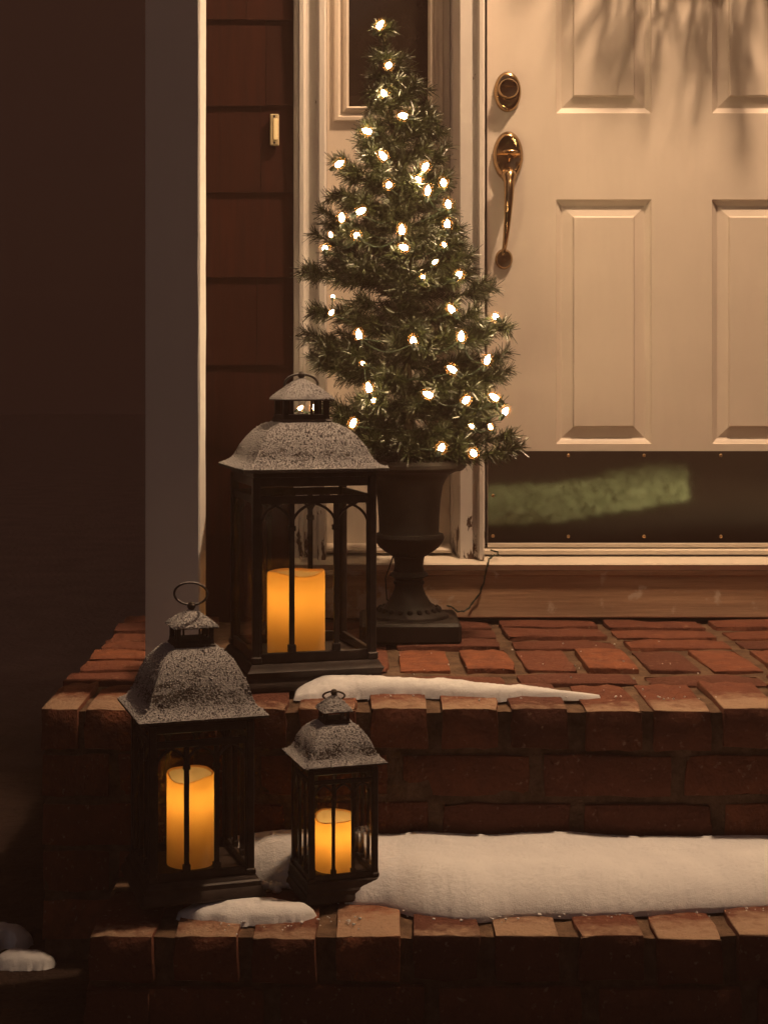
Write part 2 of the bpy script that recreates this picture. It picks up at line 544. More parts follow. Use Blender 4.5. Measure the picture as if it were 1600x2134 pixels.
lw.add(lv, [(i * (NY + 1) + j, (i + 1) * (NY + 1) + j, (i + 1) * (NY + 1) + j + 1, i * (NY + 1) + j + 1) for i in range(NX) for j in range(NY)])
tag(lw.build('lawn', 'lawn', smooth=60), 'pale frosted strip of lawn mirrored in the kick plate', 'lawn', kind='stuff')

# garden lamp lighting that lawn (behind the camera)
gl = empty('garden_lamp', (4.6, -8.2, GZ))
tag(gl, 'black garden lamp post lighting the lawn behind the viewer', 'lamp post')
MB().lathe([(0.10, 0), (0.10, 0.04), (0.045, 0.10), (0.035, 0.2), (0.03, 2.2), (0.05, 2.24), (0.02, 2.3)], 20).build('pole', 'metal', gl)
MB().lathe([(0.05, 2.30), (0.10, 2.38), (0.11, 2.50), (0.07, 2.60)], 20).build('globe', 'lampglass', gl)
MB().lathe([(0.14, 2.60), (0.10, 2.66), (0.02, 2.74)], 20).build('cap', 'metal', gl)
ld = bpy.data.lights.new('garden_light', 'SPOT'); ld.energy = 850; ld.color = (0.95, 1.0, 0.72); ld.shadow_soft_size = 0.1
ld.spot_size = math.radians(110); ld.spot_blend = 0.6
lo = bpy.data.objects.new('garden_light', ld); COL.objects.link(lo); lo.parent = gl; lo.location = (-0.1, 0, 2.28)
dv = Vector((-2.8, -1.2, -2.3)); lo.rotation_euler = dv.to_track_quat('-Z', 'Y').to_euler()

# ------------------------------------------------------------------ bricks
BW, BL, BH = 0.093, 0.204, 0.067
def brick_mesh(seed, mat):
    hx, hy, hz = BW / 2, BL / 2, BH / 2
    r = 0.0032
    def axis(h): return [-h, -h + r * 0.9, -h * 0.45, 0.0, h * 0.45, h - r * 0.9, h]
    ax, ay, az = axis(hx), axis(hy), [-hz, -hz + r * 0.9, 0.0, hz - r * 0.9, hz]
    verts = {}; V = []; F = []
    def vid(p):
        k = tuple(round(c, 6) for c in p)
        if k not in verts:
            q = Vector(p)
            inner = Vector((max(-hx + r, min(hx - r, q.x)), max(-hy + r, min(hy - r, q.y)), max(-hz + r, min(hz - r, q.z))))
            d = q - inner
            nn = d.normalized() if d.length > 1e-9 else Vector((0, 0, 0))
            w = inner + nn * r
            s = w * 38 + Vector((seed * 7.3, seed * 3.1, seed * 11.7))
            edge = sum(1 for c, h in ((q.x, hx), (q.y, hy), (q.z, hz)) if abs(c) > h - r * 1.5)
            amp = (0, 0.0012, 0.0042, 0.0075)[edge]
            w += nn * amp * (mnoise.noise(s) - 0.35)
            w.z += 0.0016 * mnoise.noise(s * 0.3)
            verts[k] = len(V); V.append(tuple(w))
        return verts[k]
    def face(A, B, fn, flip):
        for i in range(len(A) - 1):
            for j in range(len(B) - 1):
                q = [vid(fn(A[i], B[j])), vid(fn(A[i + 1], B[j])), vid(fn(A[i + 1], B[j + 1])), vid(fn(A[i], B[j + 1]))]
                F.append(q[::-1] if flip else q)
    face(ax, ay, lambda a, b: (a, b, hz), False); face(ax, ay, lambda a, b: (a, b, -hz), True)
    face(ax, az, lambda a, b: (a, -hy, b), False); face(ax, az, lambda a, b: (a, hy, b), True)
    face(ay, az, lambda a, b: (hx, a, b), False); face(ay, az, lambda a, b: (-hx, a, b), True)
    mb = MB(); mb.add(V, F)
    return mb.mesh('brick', mat, 70)
BR = {m: [brick_mesh(s, m) for s in range(7)] for m in ('brick', 'brick_porch', 'brick_step')}

def lay(parent, mat, X, Y, Z, turned=False, jitter=1.0):
    """Z is the top of the brick"""
    o = place('brick', random.choice(BR[mat]), parent, (X + random.uniform(-.003, .003) * jitter, Y + random.uniform(-.003, .003) * jitter, Z - BH / 2 + random.uniform(-.004, .002) * jitter),
              (PI / 2 if turned else 0) + random.choice((0, PI)) + random.uniform(-.03, .03) * jitter, random.uniform(-.012, .012) * jitter, random.uniform(-.012, .012) * jitter)
    return o

PX0, PX1, PYF = -0.508, 1.42, -0.947        # porch extents, front edge
porch = MB()
def mortar_slab(mb, x0, x1, y0, y1, z0, z1, step=0.03):
    """mortar core with an uneven top and front"""
    nx = int((x1 - x0) / step); ny = int((y1 - y0) / step); v = []
    for j in range(ny + 1):
        for i in range(nx + 1):
            x = x0 + (x1 - x0) * i / nx; y = y0 + (y1 - y0) * j / ny
            v.append((x, y, z1 + 0.004 * mnoise.noise((x * 23, y * 23, 1.7)) + 0.002 * mnoise.noise((x * 70, y * 70, 5))))
    w = nx + 1
    f = [(j * w + i, j * w + i + 1, (j + 1) * w + i + 1, (j + 1) * w + i) for j in range(ny) for i in range(nx)]
    nz = max(2, int((z1 - z0) / step)); o = len(v)
    for k in range(1, nz + 1):
        z = z1 + (z0 - z1) * k / nz
        for i in range(nx + 1):
            x = x0 + (x1 - x0) * i / nx
            v.append((x, y0 + 0.004 * mnoise.noise((x * 23, z * 23, 9.7)), z))
    def fr(k, i): return i if k == 0 else o + (k - 1) * w + i
    f += [(fr(k, i), fr(k + 1, i), fr(k + 1, i + 1), fr(k, i + 1)) for k in range(nz) for i in range(nx)]
    mb.add(v, f)
    mb.add([(x0, y0, z0), (x0, y1, z0), (x0, y1, z1), (x0, y0, z1), (x1, y0, z0), (x1, y1, z0), (x1, y1, z1), (x1, y0, z1)], [(0, 3, 2, 1), (4, 5, 6, 7), (1, 2, 6, 5)])
mortar_slab(porch, PX0 + 0.009, PX1 - 0.009, PYF + 0.013, 0.02, GZ - 0.02, -0.010)
porch = tag(porch.build('porch', 'mortar', smooth=50), kind='structure')
def row(xs0, pitch, lo, hi):
    k = math.floor((lo - xs0) / pitch); out = []
    while xs0 + pitch * k < hi:
        c = xs0 + pitch * (k + 0.5)
        if lo <= c - pitch / 2 + 0.02 and c + pitch / 2 - 0.02 <= hi: out.append(c)
        k += 1
    return out
HP, SP = 0.1122, 0.2244
def closer(parent, mat, x0, first, Y, zt):
    gap = first - SP / 2 - x0
    if gap > 0.03:
        o = lay(parent, mat, x0 + gap / 2, Y, zt, True, 0.4); o.scale.y = (gap - 0.008) / BL
rw = row(0.23, HP, PX0 - 0.01, PX1)
for x in rw: lay(porch, 'brick_porch', x, PYF + BL / 2, 0)
gap = rw[0] - HP / 2 - PX0
if gap > 0.03: lay(porch, 'brick_porch', PX0 + gap / 2, PYF + BL / 2, 0, False, 0.4).scale.x = (gap - 0.006) / BW
for x in row(0.262, SP, -0.30, PX1): lay(porch, 'brick', x, -0.692, -0.003, True)
for x in row(0.288, HP, -0.30, PX1): lay(porch, 'brick', x, -0.512, 0.001)
for k, y in enumerate((-0.330, -0.212, -0.098)):
    for x in row(0.288, SP, -0.30, PX1): lay(porch, 'brick', x, y - (0.006 if k == 0 else 0), 0.0005 * k, True)
y = -0.685
while y < -0.02:
    lay(porch, 'brick', PX0 + BL / 2 + random.uniform(-.006, .006), y, 0.003, True); y += 0.1055
for c, zt in enumerate((-0.0765, -0.1525, -0.2285, -0.3045)):
    rw = row(0.23 + (0.112 if c % 2 else 0.05), SP, PX0 - 0.02, PX1); closer(porch, 'brick', PX0, rw[0], PYF + BW / 2 + 0.008, zt)
    for x in rw: lay(porch, 'brick', x, PYF + BW / 2 + 0.008, zt, True, 0.5)
    yy = PYF + 0.2 + (0.1 if c % 2 else 0)
    while yy < -0.1:
        lay(porch, 'brick', PX0 + BW / 2 + 0.003, yy, zt, False, 0.5); yy += SP

SX0, SYF, SZ = -0.388, -1.223, -0.26        # lower step
stp = MB(); mortar_slab(stp, SX0 + 0.008, PX1 - 0.009, SYF + 0.020, PYF + 0.016, GZ - 0.02, SZ - 0.010)
stp = tag(stp.build('step', 'mortar', smooth=50), kind='structure')
for x in row(0.067, 0.1135, SX0 - 0.02, PX1): lay(stp, 'brick_step', x, SYF + BL / 2, SZ, False, 0.8)
rw = row(0.1, 0.2244, SX0, PX1); closer(stp, 'brick', SX0, rw[0], SYF + BW / 2 + 0.009, SZ - 0.0765)
for x in rw: lay(stp, 'brick', x, SYF + BW / 2 + 0.009, SZ - 0.0765, True, 0.6)
for yy in (SYF + 0.1,): lay(stp, 'brick', SX0 + BW / 2 + 0.003, yy, SZ - 0.0765, False, 0.6)

# ------------------------------------------------------------------ house wall with shingles
WX0 = -0.425
wall = empty('house_wall', (WX0, 0, 0))
tag(wall, 'dark red-brown shingled wall between the white post and the sidelight casing', 'wall')
def wbuild(mb, name, mat, **k):
    mb.v = [(p[0] - WX0, p[1], p[2]) for p in mb.v]; return mb.build(name, mat, wall, **k)
wbuild(MB().box(WX0, -0.135, 0.008, 0.12, -0.3, 3.05), 'sheathing', 'wallback')
wbuild(MB().box(WX0, WX0 + 0.12, 0.12, 4.0, -0.3, 3.05), 'side_wall', 'wallback')
butts = [1.309 + 0.1887 * k for k in range(-7, 10)]
for ci, zb in enumerate(butts):
    x = WX0 - 0.002
    while x < -0.147:
        w = random.uniform(0.13, 0.24)
        if -0.147 - (x + w) < 0.05: w = -0.147 - x
        g0 = 0.0006
        s = MB(); z1 = zb + 0.1887 + 0.03; dz = random.uniform(-0.002, 0.002)
        s.xprism([(-0.0055, zb + dz), (0.006, zb + dz), (0.006, z1), (0.0015, z1)], x + g0, x + w - g0)
        wbuild(s, 'shingle', 'shingle', smooth=0)
        x += w
# return wall courses round the corner (seen only from the side)
for zb in butts:
    yy = 0.0
    while yy < 1.2:
        s = MB(); w = random.uniform(0.12, 0.2)
        s.add([(WX0 - 0.011, yy, zb), (WX0 - 0.011, yy + w - .002, zb), (WX0 - 0.001, yy + w - .002, zb + 0.21), (WX0 - 0.001, yy, zb + 0.21),
               (WX0 + 0.004, yy, zb), (WX0 + 0.004, yy + w - .002, zb)], [(0, 3, 2, 1), (0, 1, 5, 4)])
        wbuild(s, 'shingle', 'shingle', smooth=0); yy += w

# porch ceiling and post
ce = MB().box(-0.9, 1.9, -1.0, 0.10, 3.05, 3.12)
tag(ce.build('porch_ceiling', 'ceiling', smooth=0), kind='structure')
PD = 2.555; ps = FPX / PD; pY = PD - CAMD
pxa, pxb = (302.5 - 750) / ps, (416.5 - 750) / ps
post = MB(); pv = []; nz = 60; pw = pxb - pxa
prof = [(0, 0.0015), (0.0015, 0), (pw - 0.003, 0), (pw, 0.003), (pw, 0.098), (0, 0.098)]
for k in range(nz + 1):
    z = 3.05 * k / nz
    for i, p in enumerate(prof):
        e = 0.0012 * mnoise.noise((z * 9, i * 3.3, 1)) + 0.0006 * mnoise.noise((z * 40, i * 3.3, 4)) if i in (2, 3, 4) else 0
        pv.append((p[0] + e, p[1], z))
m6 = len(prof)
post.add(pv, [(k * m6 + i, k * m6 + (i + 1) % m6, (k + 1) * m6 + (i + 1) % m6, (k + 1) * m6 + i) for k in range(nz) for i in range(m6)])
po = post.build('porch_post', 'post', smooth=30, loc=(pxa, pY, -0.002))
tag(po, 'square white porch post with a bright lit right edge', 'post')

# ceiling lamp that lights the porch
lampo = empty('porch_lamp', PORCH_LAMP)
tag(lampo, 'warm lit ceiling lamp above the front door', 'lamp')
MB().lathe([(0.07, 0.25), (0.075, 0.235), (0.03, 0.22), (0.008, 0.21), (0.008, 0.10), (0.012, 0.09), (0.012, 0.068)], 24).build('mount', 'metal', lampo)
pl = bpy.data.lights.new('porch_light', 'POINT'); pl.energy = 290; pl.color = LAMP_COLOR; pl.shadow_soft_size = 0.058
plo = bpy.data.objects.new('porch_light', pl); COL.objects.link(plo); plo.parent = lampo
MB().lathe([(0.004, -0.05), (0.03, -0.048), (0.055, -0.03), (0.065, 0.0), (0.058, 0.03), (0.035, 0.055), (0.016, 0.066)], 24).build('globe', 'glass', lampo)

# ------------------------------------------------------------------ door frame, sill, sidelight
ZT = 2.60
frame = empty('door_frame', (0, 0, 0))
tag(frame, 'white painted wooden frame around the front door and sidelight', 'door frame')
cas = MB().prism([(-0.145, 0.02), (-0.145, -0.018), (-0.143, -0.021), (-0.133, -0.021), (-0.131, -0.030), (-0.123, -0.031), (-0.120, -0.024), (-0.118, -0.022),
                  (-0.094, -0.020), (-0.092, -0.034), (-0.088, -0.038), (-0.077, -0.038), (-0.074, -0.034), (-0.074, 0.06), (-0.10, 0.09)][::-1], 0.122, ZT)
cas.build('casing', 'trim', frame, smooth=20)
mul = MB().prism([(0.199, 0.06), (0.203, 0.040), (0.206, 0.036), (0.214, -0.020), (0.218, -0.030), (0.2545, -0.030), (0.2555, -0.042), (0.259, -0.046), (0.266, -0.046), (0.269, -0.042), (0.269, 0.0), (0.274, 0.004), (0.274, 0.06)][::-1], 0.130, ZT)
mul.build('mullion', 'trim', frame, smooth=20)
DX0, DX1, DZ0, DZ1 = 0.279, 1.134, 0.158, 2.20
jr = MB().prism([(DX1 + 0.006, 0.06), (DX1 + 0.006, -0.03), (DX1 + 0.06, -0.03), (DX1 + 0.07, -0.02), (DX1 + 0.07, 0.06)][::-1], 0.130, ZT)
jr.build('jamb', 'trim', frame, smooth=20)
MB().cbox(-0.145, DX1 + 0.08, -0.03, 0.06, DZ1 + 0.006, ZT + 0.02, 0.003).build('head', 'trim', frame)
# sill: sloping nosed board under door and sidelight
sl = MB().xprism([(-0.062, 0.1185), (-0.064, 0.121), (-0.062, 0.124), (-0.02, 0.131), (0.03, 0.138), (0.08, 0.142), (0.08, 0.108), (-0.055, 0.108)][::-1], -0.15, DX1 + 0.12, 30)
sl.build('sill', 'sill', frame, smooth=30)
th = MB().xprism([(-0.012, 0.1375), (-0.012, 0.146), (-0.006, 0.149), (0.045, 0.151), (0.045, 0.139)][::-1], 0.2695, DX1 + 0.004)
th.build('threshold', 'sill', frame, smooth=30)
rb = MB(); 
rb.cbox(-0.150, DX1 + 0.12, -0.050, -0.004, 0.004, 0.1075, 0.003)
rb.build('riser_board', 'board', frame)
MB().cbox(-0.150, DX1 + 0.12, -0.0555, -0.0505, 0.096, 0.1078, 0.002).build('sill_moulding', 'board', frame)
# wall infill above/around so no light leaks
MB().box(-0.15, DX1 + 0.5, 0.10, 0.14, -0.2, 3.05).build('backing', 'wallback', frame, smooth=0)

side = empty('sidelight', (0.07, 0.05, 0.14))
tag(side, 'narrow white sidelight panel with dark glass behind the little tree', 'window')
def sb(mb, name, mat, **k):
    mb.v = [(p[0] - 0.07, p[1] - 0.05, p[2] - 0.14) for p in mb.v]; return mb.build(name, mat, side, **k)
SXa, SXb, GXa, GXb, GZb, GZt = -0.0735, 0.200, -0.0246, 0.1517, 1.128, 2.35
p = MB()
for (x0, x1, z0, z1) in ((SXa, SXb, 0.152, 1.094), (SXa, GXa - 0.03, 1.094, 2.5), (GXb + 0.03, SXb, 1.094, 2.5), (GXa - 0.03, GXb + 0.03, GZt + 0.03, 2.5)):
    p.add([(x0, 0.05, z0), (x1, 0.05, z0), (x1, 0.05, z1), (x0, 0.05, z1)], [(0, 1, 2, 3)])
sb(p, 'panel', 'trim2', smooth=0)
# moulded frame round the glass: nested rings (inset, Y)
rings = [(-0.034, 0.056), (-0.034, 0.046), (-0.031, 0.040), (-0.024, 0.039), (-0.019, 0.043), (-0.014, 0.043), (-0.010, 0.036), (-0.005, 0.034), (-0.001, 0.038), (0.0, 0.046), (0.0, 0.075)]
mo = MB(); rv = []
for ins, yy in rings: rv += [(GXa + ins, yy, GZb + ins), (GXb - ins, yy, GZb + ins), (GXb - ins, yy, GZt - ins), (GXa + ins, yy, GZt - ins)]
mo.add(rv, [(k * 4 + i, k * 4 + (i + 1) % 4, (k + 1) * 4 + (i + 1) % 4, (k + 1) * 4 + i) for k in range(len(rings) - 1) for i in range(4)])
sb(mo, 'moulding', 'trim2', smooth=25)
sb(MB().box(GXa - 0.004, GXb + 0.004, 0.066, 0.071, GZb - 0.004, GZt + 0.004), 'pane', 'pane', smooth=0)
sb(MB().xprism([(-0.005, 0.140), (-0.007, 0.146), (-0.002, 0.150), (0.052, 0.156), (0.052, 0.141)][::-1], SXa, SXb), 'sill_strip', 'trim2', smooth=25)

# ------------------------------------------------------------------ door
door = empty('front_door', (DX0, 0, DZ0))
tag(door, 'cream six-panel front door with brass hardware and kick plate', 'door')
def db(mb, name, mat, parent=None, **k):
    if parent is None:
        mb.v = [(q[0] - DX0, q[1], q[2] - DZ0) for q in mb.v]; return mb.build(name, mat, door, **k)
    mb.v = [(q[0] - DX0, q[1], q[2] - DZ0) for q in mb.v]; return mb.build(name, mat, parent, **k)
pan = []
for xa, xb in ((0.4300, 0.6390), (0.7720, 0.9810)):
    pan += [(xa, xb, 0.3790, 0.9158), (xa, xb, 1.105, 1.70), (xa, xb, 1.83, 2.05)]
xs = sorted({DX0, DX1} | {q[0] for q in pan} | {q[1] for q in pan}); zs = sorted({DZ0, DZ1} | {q[2] for q in pan} | {q[3] for q in pan})
sl = MB()
for i in range(len(xs) - 1):
    for j in range(len(zs) - 1):
        cx, cz = (xs[i] + xs[i + 1]) / 2, (zs[j] + zs[j + 1]) / 2
        if any(q[0] < cx < q[1] and q[2] < cz < q[3] for q in pan): continue
        sl.add([(xs[i], 0, zs[j]), (xs[i + 1], 0, zs[j]), (xs[i + 1], 0, zs[j + 1]), (xs[i], 0, zs[j + 1])], [(0, 1, 2, 3)])
sl.box(DX0, DX1, 0.0135, 0.045, DZ0, DZ1)
sl.add([(DX0, 0, DZ0), (DX0, 0, DZ1), (DX0, 0.0134, DZ1), (DX0, 0.0134, DZ0), (DX1, 0, DZ0), (DX1, 0, DZ1), (DX1, 0.0134, DZ1), (DX1, 0.0134, DZ0)], [(0, 1, 2, 3), (4, 7, 6, 5), (0, 3, 7, 4)])
db(sl, 'slab', 'door', smooth=0)
prings = [(0.0, 0.0), (0.002, 0.0035), (0.005, 0.0050), (0.011, 0.0095), (0.0135, 0.0105), (0.0365, 0.0045), (0.0385, 0.0008), (0.040, 0.0)]
for (xa, xb, za, zb) in pan:
    q = MB(); v = []
    for ins, yy in prings: v += [(xa + ins, yy, za + ins), (xb - ins, yy, za + ins), (xb - ins, yy, zb - ins), (xa + ins, yy, zb - ins)]
    kk = len(prings)
    q.add(v, [(k * 4 + i, k * 4 + (i + 1) % 4, (k + 1) * 4 + (i + 1) % 4, (k + 1) * 4 + i) for k in range(kk - 1) for i in range(4)] + [tuple(range((kk - 1) * 4, kk * 4))])
    db(q, 'panel', 'door', smooth=12)
# kick plate with screws
kz0, kz1 = px(0, 1131, -0.003).z, px(0, 940, -0.003).z
kp = MB(); NXk = 24; kv = []
for j in range(5):
    for i in range(NXk + 1):
        x = DX0 + 0.0015 + (DX1 - DX0 - 0.003) * i / NXk; z = kz0 + (kz1 - kz0) * j / 4
        kv.append((x, -0.0025 + (0.00016 * mnoise.noise((x * 6, z * 9, 2))), z))
w = NXk + 1
kp.add(kv, [(j * w + i, j * w + i + 1, (j + 1) * w + i + 1, (j + 1) * w + i) for j in range(4) for i in range(NXk)])
kp.add([(DX0 + .0015, -0.0025, kz0), (DX1 - .0015, -0.0025, kz0), (DX1 - .0015, -0.0005, kz0), (DX0 + .0015, -0.0005, kz0),
        (DX0 + .0015, -0.0025, kz1), (DX1 - .0015, -0.0025, kz1), (DX1 - .0015, -0.0005, kz1), (DX0 + .0015, -0.0005, kz1)], [(0, 3, 2, 1), (4, 5, 6, 7), (0, 4, 7, 3)])
kick = db(kp, 'kick_plate', 'kick', smooth=60)
scr = MB(); scr.lathe([(0.0001, 0), (0.0038, 0), (0.0036, 0.0012), (0.0025, 0.002), (0.0001, 0.0024)], 12); scr.xf(Matrix.Rotation(PI / 2, 4, 'X'))
scm = scr.mesh('screw', 'screw')
spots = [(x, y) for y in (949, 1118) for x in (1184, 1342, 1502, 1662)] + [(1027, 1033), (1027, 1117), (1027, 949)]
for sx, sy in spots:
    P = px(sx, sy, -0.003); place('screw', scm, kick, (P.x - DX0, -0.0026, P.z - DZ0))
MB_sweep = MB().cbox(DX0, DX1, -0.004, 0.0, DZ0 - 0.006, kz0 - 0.0008, 0.001)
db(MB_sweep, 'sweep', 'sill')

# deadbolt
P = px(1057, 191, 0)
dbl = empty('deadbolt'); dbl.parent = door; dbl.location = (P.x - DX0, 0, P.z - DZ0)
rotY = Matrix.Rotation(PI / 2, 4, 'X')
def oval(rx, rz, prof, seg=40):
    """lathe about the door normal: prof (scale, outwards)"""
    mb = MB(); mb.lathe(prof, seg); mb.v = [(x * rx, -z, y * rz) for x, y, z in mb.v]
    mb.f = [f[::-1] for f in mb.f]
    return mb
oval(0.030, 0.0445, [(1.0, 0.0), (1.0, 0.003), (0.95, 0.008), (0.86, 0.012), (0.74, 0.0135), (0.0001, 0.014)]).build('rose', 'brass', dbl)
cyl = oval(0.0215, 0.0215, [(1.08, 0.012), (1.05, 0.018), (1.0, 0.028), (0.90, 0.031), (0.80, 0.0305), (0.76, 0.027), (0.0001, 0.0262)])
cyl.v = [(x, y, z + 0.003) for x, y, z in cyl.v]; cyl.build('cylinder', 'brass', dbl)
MB().cbox(-0.010, 0.010, -0.030, -0.0265, 0.0055, 0.0085, 0.0008).build('keyway', 'brass', dbl)

# handle set
P = px(1058, 325, 0)
hs = empty('door_handle'); hs.parent = door; hs.location = (P.x - DX0, 0, P.z - DZ0)
esc = oval(0.0335, 0.0545, [(1.0, 0.0), (1.0, 0.003), (0.96, 0.010), (0.88, 0.016), (0.80, 0.0185), (0.76, 0.017), (0.4, 0.0145), (0.0001, 0.014)])
esc.build('rose', 'brass', hs)
tp = MB()
tp.tube([(0, -0.012, -0.012), (0, -0.030, -0.010), (0, -0.042, -0.004)], [0.005, 0.0045, 0.004], 10)
tp.ellipsoid((0.001, -0.045, 0.004), 0.0165, 0.009, 0.0045)
tp.build('thumb_latch', 'brass', hs)
gpts = []; grs = []
for t in np.linspace(0, 1, 26):
    zz = -0.046 - 0.165 * t
    yy = -0.012 - 0.050 * math.sin(PI * min(1, 0.06 + t * 0.98)) ** 0.62 * (1 - 0.25 * t)
    xx = -0.0005 - 0.009 * t
    gpts.append((xx, yy, zz)); grs.append(0.0125 * (1 - 0.62 * t) + (0.004 if t < 0.06 else 0))
gpts = [(0, -0.010, -0.036)] + gpts + [(-0.0095, -0.008, -0.216)]
grs = [0.013] + grs + [0.006]
MB().tube(gpts, grs, 16).build('grip', 'brass', hs, smooth=60)
fo = oval(0.0195, 0.0225, [(1.0, 0.0), (1.0, 0.003), (0.93, 0.007), (0.8, 0.0095), (0.4, 0.008), (0.0001, 0.0095)])
fo.v = [(x - 0.009, y, z - 0.226) for x, y, z in fo.v]; fo.build('foot', 'brass', hs)

# doorbell
P = px(572, 270, -0.012)
bell = empty('doorbell', (P.x, -0.0085, P.z))
tag(bell, 'small lit amber doorbell on the dark shingled wall', 'doorbell')
MB().cbox(-0.0098, 0.0098, -0.008, 0.003, -0.0345, 0.0345, 0.002).build('plate', 'bellplate', bell)
MB().cbox(-0.002, 0.0075, -0.0105, -0.0081, -0.022, 0.024, 0.0012).build('button', 'bell', bell)
for z in (-0.0285, 0.0295):
    s2 = MB(); s2.lathe([(0.0001, 0), (0.0027, 0), (0.0022, 0.0012), (0.0001, 0.0014)], 10); s2.xf(Matrix.Rotation(PI / 2, 4, 'X')); s2.build('screw', 'iron', bell, loc=(0, -0.0081, z))

# ------------------------------------------------------------------ foliage helper: bottle-brush sprigs
def needles_along(pts, density, nl, nw, spread, r):
    """pts (n,3): thin needle triangles round a stem"""
    pts = np.array(pts); seg = np.diff(pts, axis=0); L = np.linalg.norm(seg, axis=1); tot = L.sum()
    k = max(6, int(tot * density)); s = np.sort(r.random(k)) * tot
    cum = np.concatenate([[0], np.cumsum(L)]); idx = np.clip(np.searchsorted(cum, s) - 1, 0, len(L) - 1)
    u = (s - cum[idx]) / L[idx]; p = pts[idx] + seg[idx] * u[:, None]; t = seg[idx] / L[idx][:, None]
    rnd = r.normal(size=(k, 3)); rnd -= (rnd * t).sum(1)[:, None] * t; rnd /= np.linalg.norm(rnd, axis=1)[:, None] + 1e-9
    a = np.radians(r.normal(spread, 12, k))[:, None]
    d = t * np.cos(a) + rnd * np.sin(a)
    ln = (nl * r.uniform(0.65, 1.15, k))[:, None]
    side = np.cross(d, r.normal(size=(k, 3))); side /= np.linalg.norm(side, axis=1)[:, None] + 1e-9
    v = np.empty((k, 4, 3))
    bend = np.array([0, 0, -1.0]) * (ln * 0.06)
    v[:, 0] = p - side * nw * 0.5; v[:, 1] = p + side * nw * 0.5
    tip = p + d * ln + bend
    v[:, 2] = tip + side * nw * 0.28; v[:, 3] = tip - side * nw * 0.28
    return v.reshape(-1, 3), k

def sprig_mesh(path, twigs, density, nl, nw, spread, seed, mat, stem_r=0.0016):
    r = np.random.default_rng(seed)
    mb = MB(); mb.tube(path, stem_r, 4)
    V = [np.array(mb.v)]; F = list(mb.f); o = len(mb.v)
    for pth in [path] + twigs:
        v, k = needles_along(pth, density, nl, nw, spread, r)
        V.append(v); F += [(o + 4 * i, o + 4 * i + 1, o + 4 * i + 2, o + 4 * i + 3) for i in range(k)]; o += 4 * k
    V = np.concatenate(V)
    me = bpy.data.meshes.new('branch'); me.from_pydata(V.tolist(), [], F)
    me.materials.append(M[mat]); me.update()
    return me

# ------------------------------------------------------------------ urn
UY = -0.268; US = FPX / (CAMD + UY)
urn_x = (852 - 750) / US
urn = empty('urn', (urn_x, UY, 0.0))
tag(urn, 'dark cast iron urn holding the little lit tree', 'urn')
MB().cbox(-0.100, 0.100, -0.100, 0.100, 0.0, 0.041, 0.006).build('plinth', 'iron', urn)
foot = [(0.080, 0.0412), (0.0785, 0.046), (0.072, 0.049), (0.066, 0.052), (0.052, 0.060), (0.042, 0.072), (0.034, 0.085), (0.029, 0.098), (0.0285, 0.105), (0.031, 0.108), (0.031, 0.112), (0.0285, 0.115), (0.029, 0.119), (0.040, 0.124), (0.038, 0.128), (0.031, 0.133), (0.029, 0.142), (0.030, 0.155), (0.032, 0.162)]
MB().lathe(foot, 40).build('stem', 'iron', urn)
fl = MB()
for k in range(20):
    a = 2 * PI * k / 20
    fl.ellipsoid((0.060 * math.cos(a), 0.060 * math.sin(a), 0.0555), 0.006, 0.006, 0.007, 8, 5)
fl.build('gadroon', 'iron', urn)
bowl = [(0.031, 0.1625), (0.0465, 0.171), (0.060, 0.181), (0.0685, 0.193), (0.0715, 0.202), (0.069, 0.208), (0.0625, 0.2095), (0.0605, 0.213), (0.0612, 0.24), (0.064, 0.278), (0.068, 0.304), (0.074, 0.318), (0.082, 0.328), (0.096, 0.335), (0.108, 0.337), (0.1145, 0.343), (0.1150, 0.350), (0.110, 0.357), (0.100, 0.357), (0.092, 0.350), (0.078, 0.338), (0.0005, 0.335)]
MB().lathe(bowl, 56).build('bowl', 'iron', urn)
rope = MB()
for k in range(64):
    a = 2 * PI * k / 64
    rope.ellipsoid((0.100 * math.cos(a), 0.100 * math.sin(a), 0.3575), 0.0045, 0.0045, 0.0035, 6, 4)
rope.build('rim_beading', 'iron', urn)

# ------------------------------------------------------------------ tree
TY = UY
tree_x = urn_x
tree = empty('christmas_tree', (tree_x, TY, 0.335))
tag(tree, 'small artificial christmas tree with green needles in an urn', 'christmas tree')
def axis_x(z):  # the stem leans a little to the left towards the tip
    t = max(0.0, (z - 0.45) / 0.80); return urn_x - 0.052 * t ** 1.3
# half widths left/right of the crown at photo heights
env = [(35, 775, 818), (62, 772, 818), (90, 795, 826), (110, 796, 832), (150, 788, 862), (200, 785, 890), (250, 768, 900), (300, 725, 940), (350, 690, 945), (400, 678, 940), (450, 652, 965),
       (500, 636, 975), (550, 628, 965), (590, 655, 985), (650, 640, 1000), (690, 625, 1020), (740, 632, 1060), (800, 645, 1058), (850, 665, 1055), (900, 700, 1060), (930, 730, 1050), (960, 770, 1000)]
tsc = FPX / (CAMD + TY)
ez = [CAMZ + (800 - e[0]) / tsc for e in env][::-1]
el = [(e[1] - 750) / tsc for e in env][::-1]; er = [(e[2] - 750) / tsc for e in env][::-1]
def env_r(z, az):
    l = axis_x(z) - np.interp(z, ez, el); r_ = np.interp(z, ez, er) - axis_x(z)
    c = math.cos(az)
    side = r_ if c > 0 else l
    dep = (l + r_) / 2
    return max(0.012, math.hypot(side * c, dep * math.sin(az)))
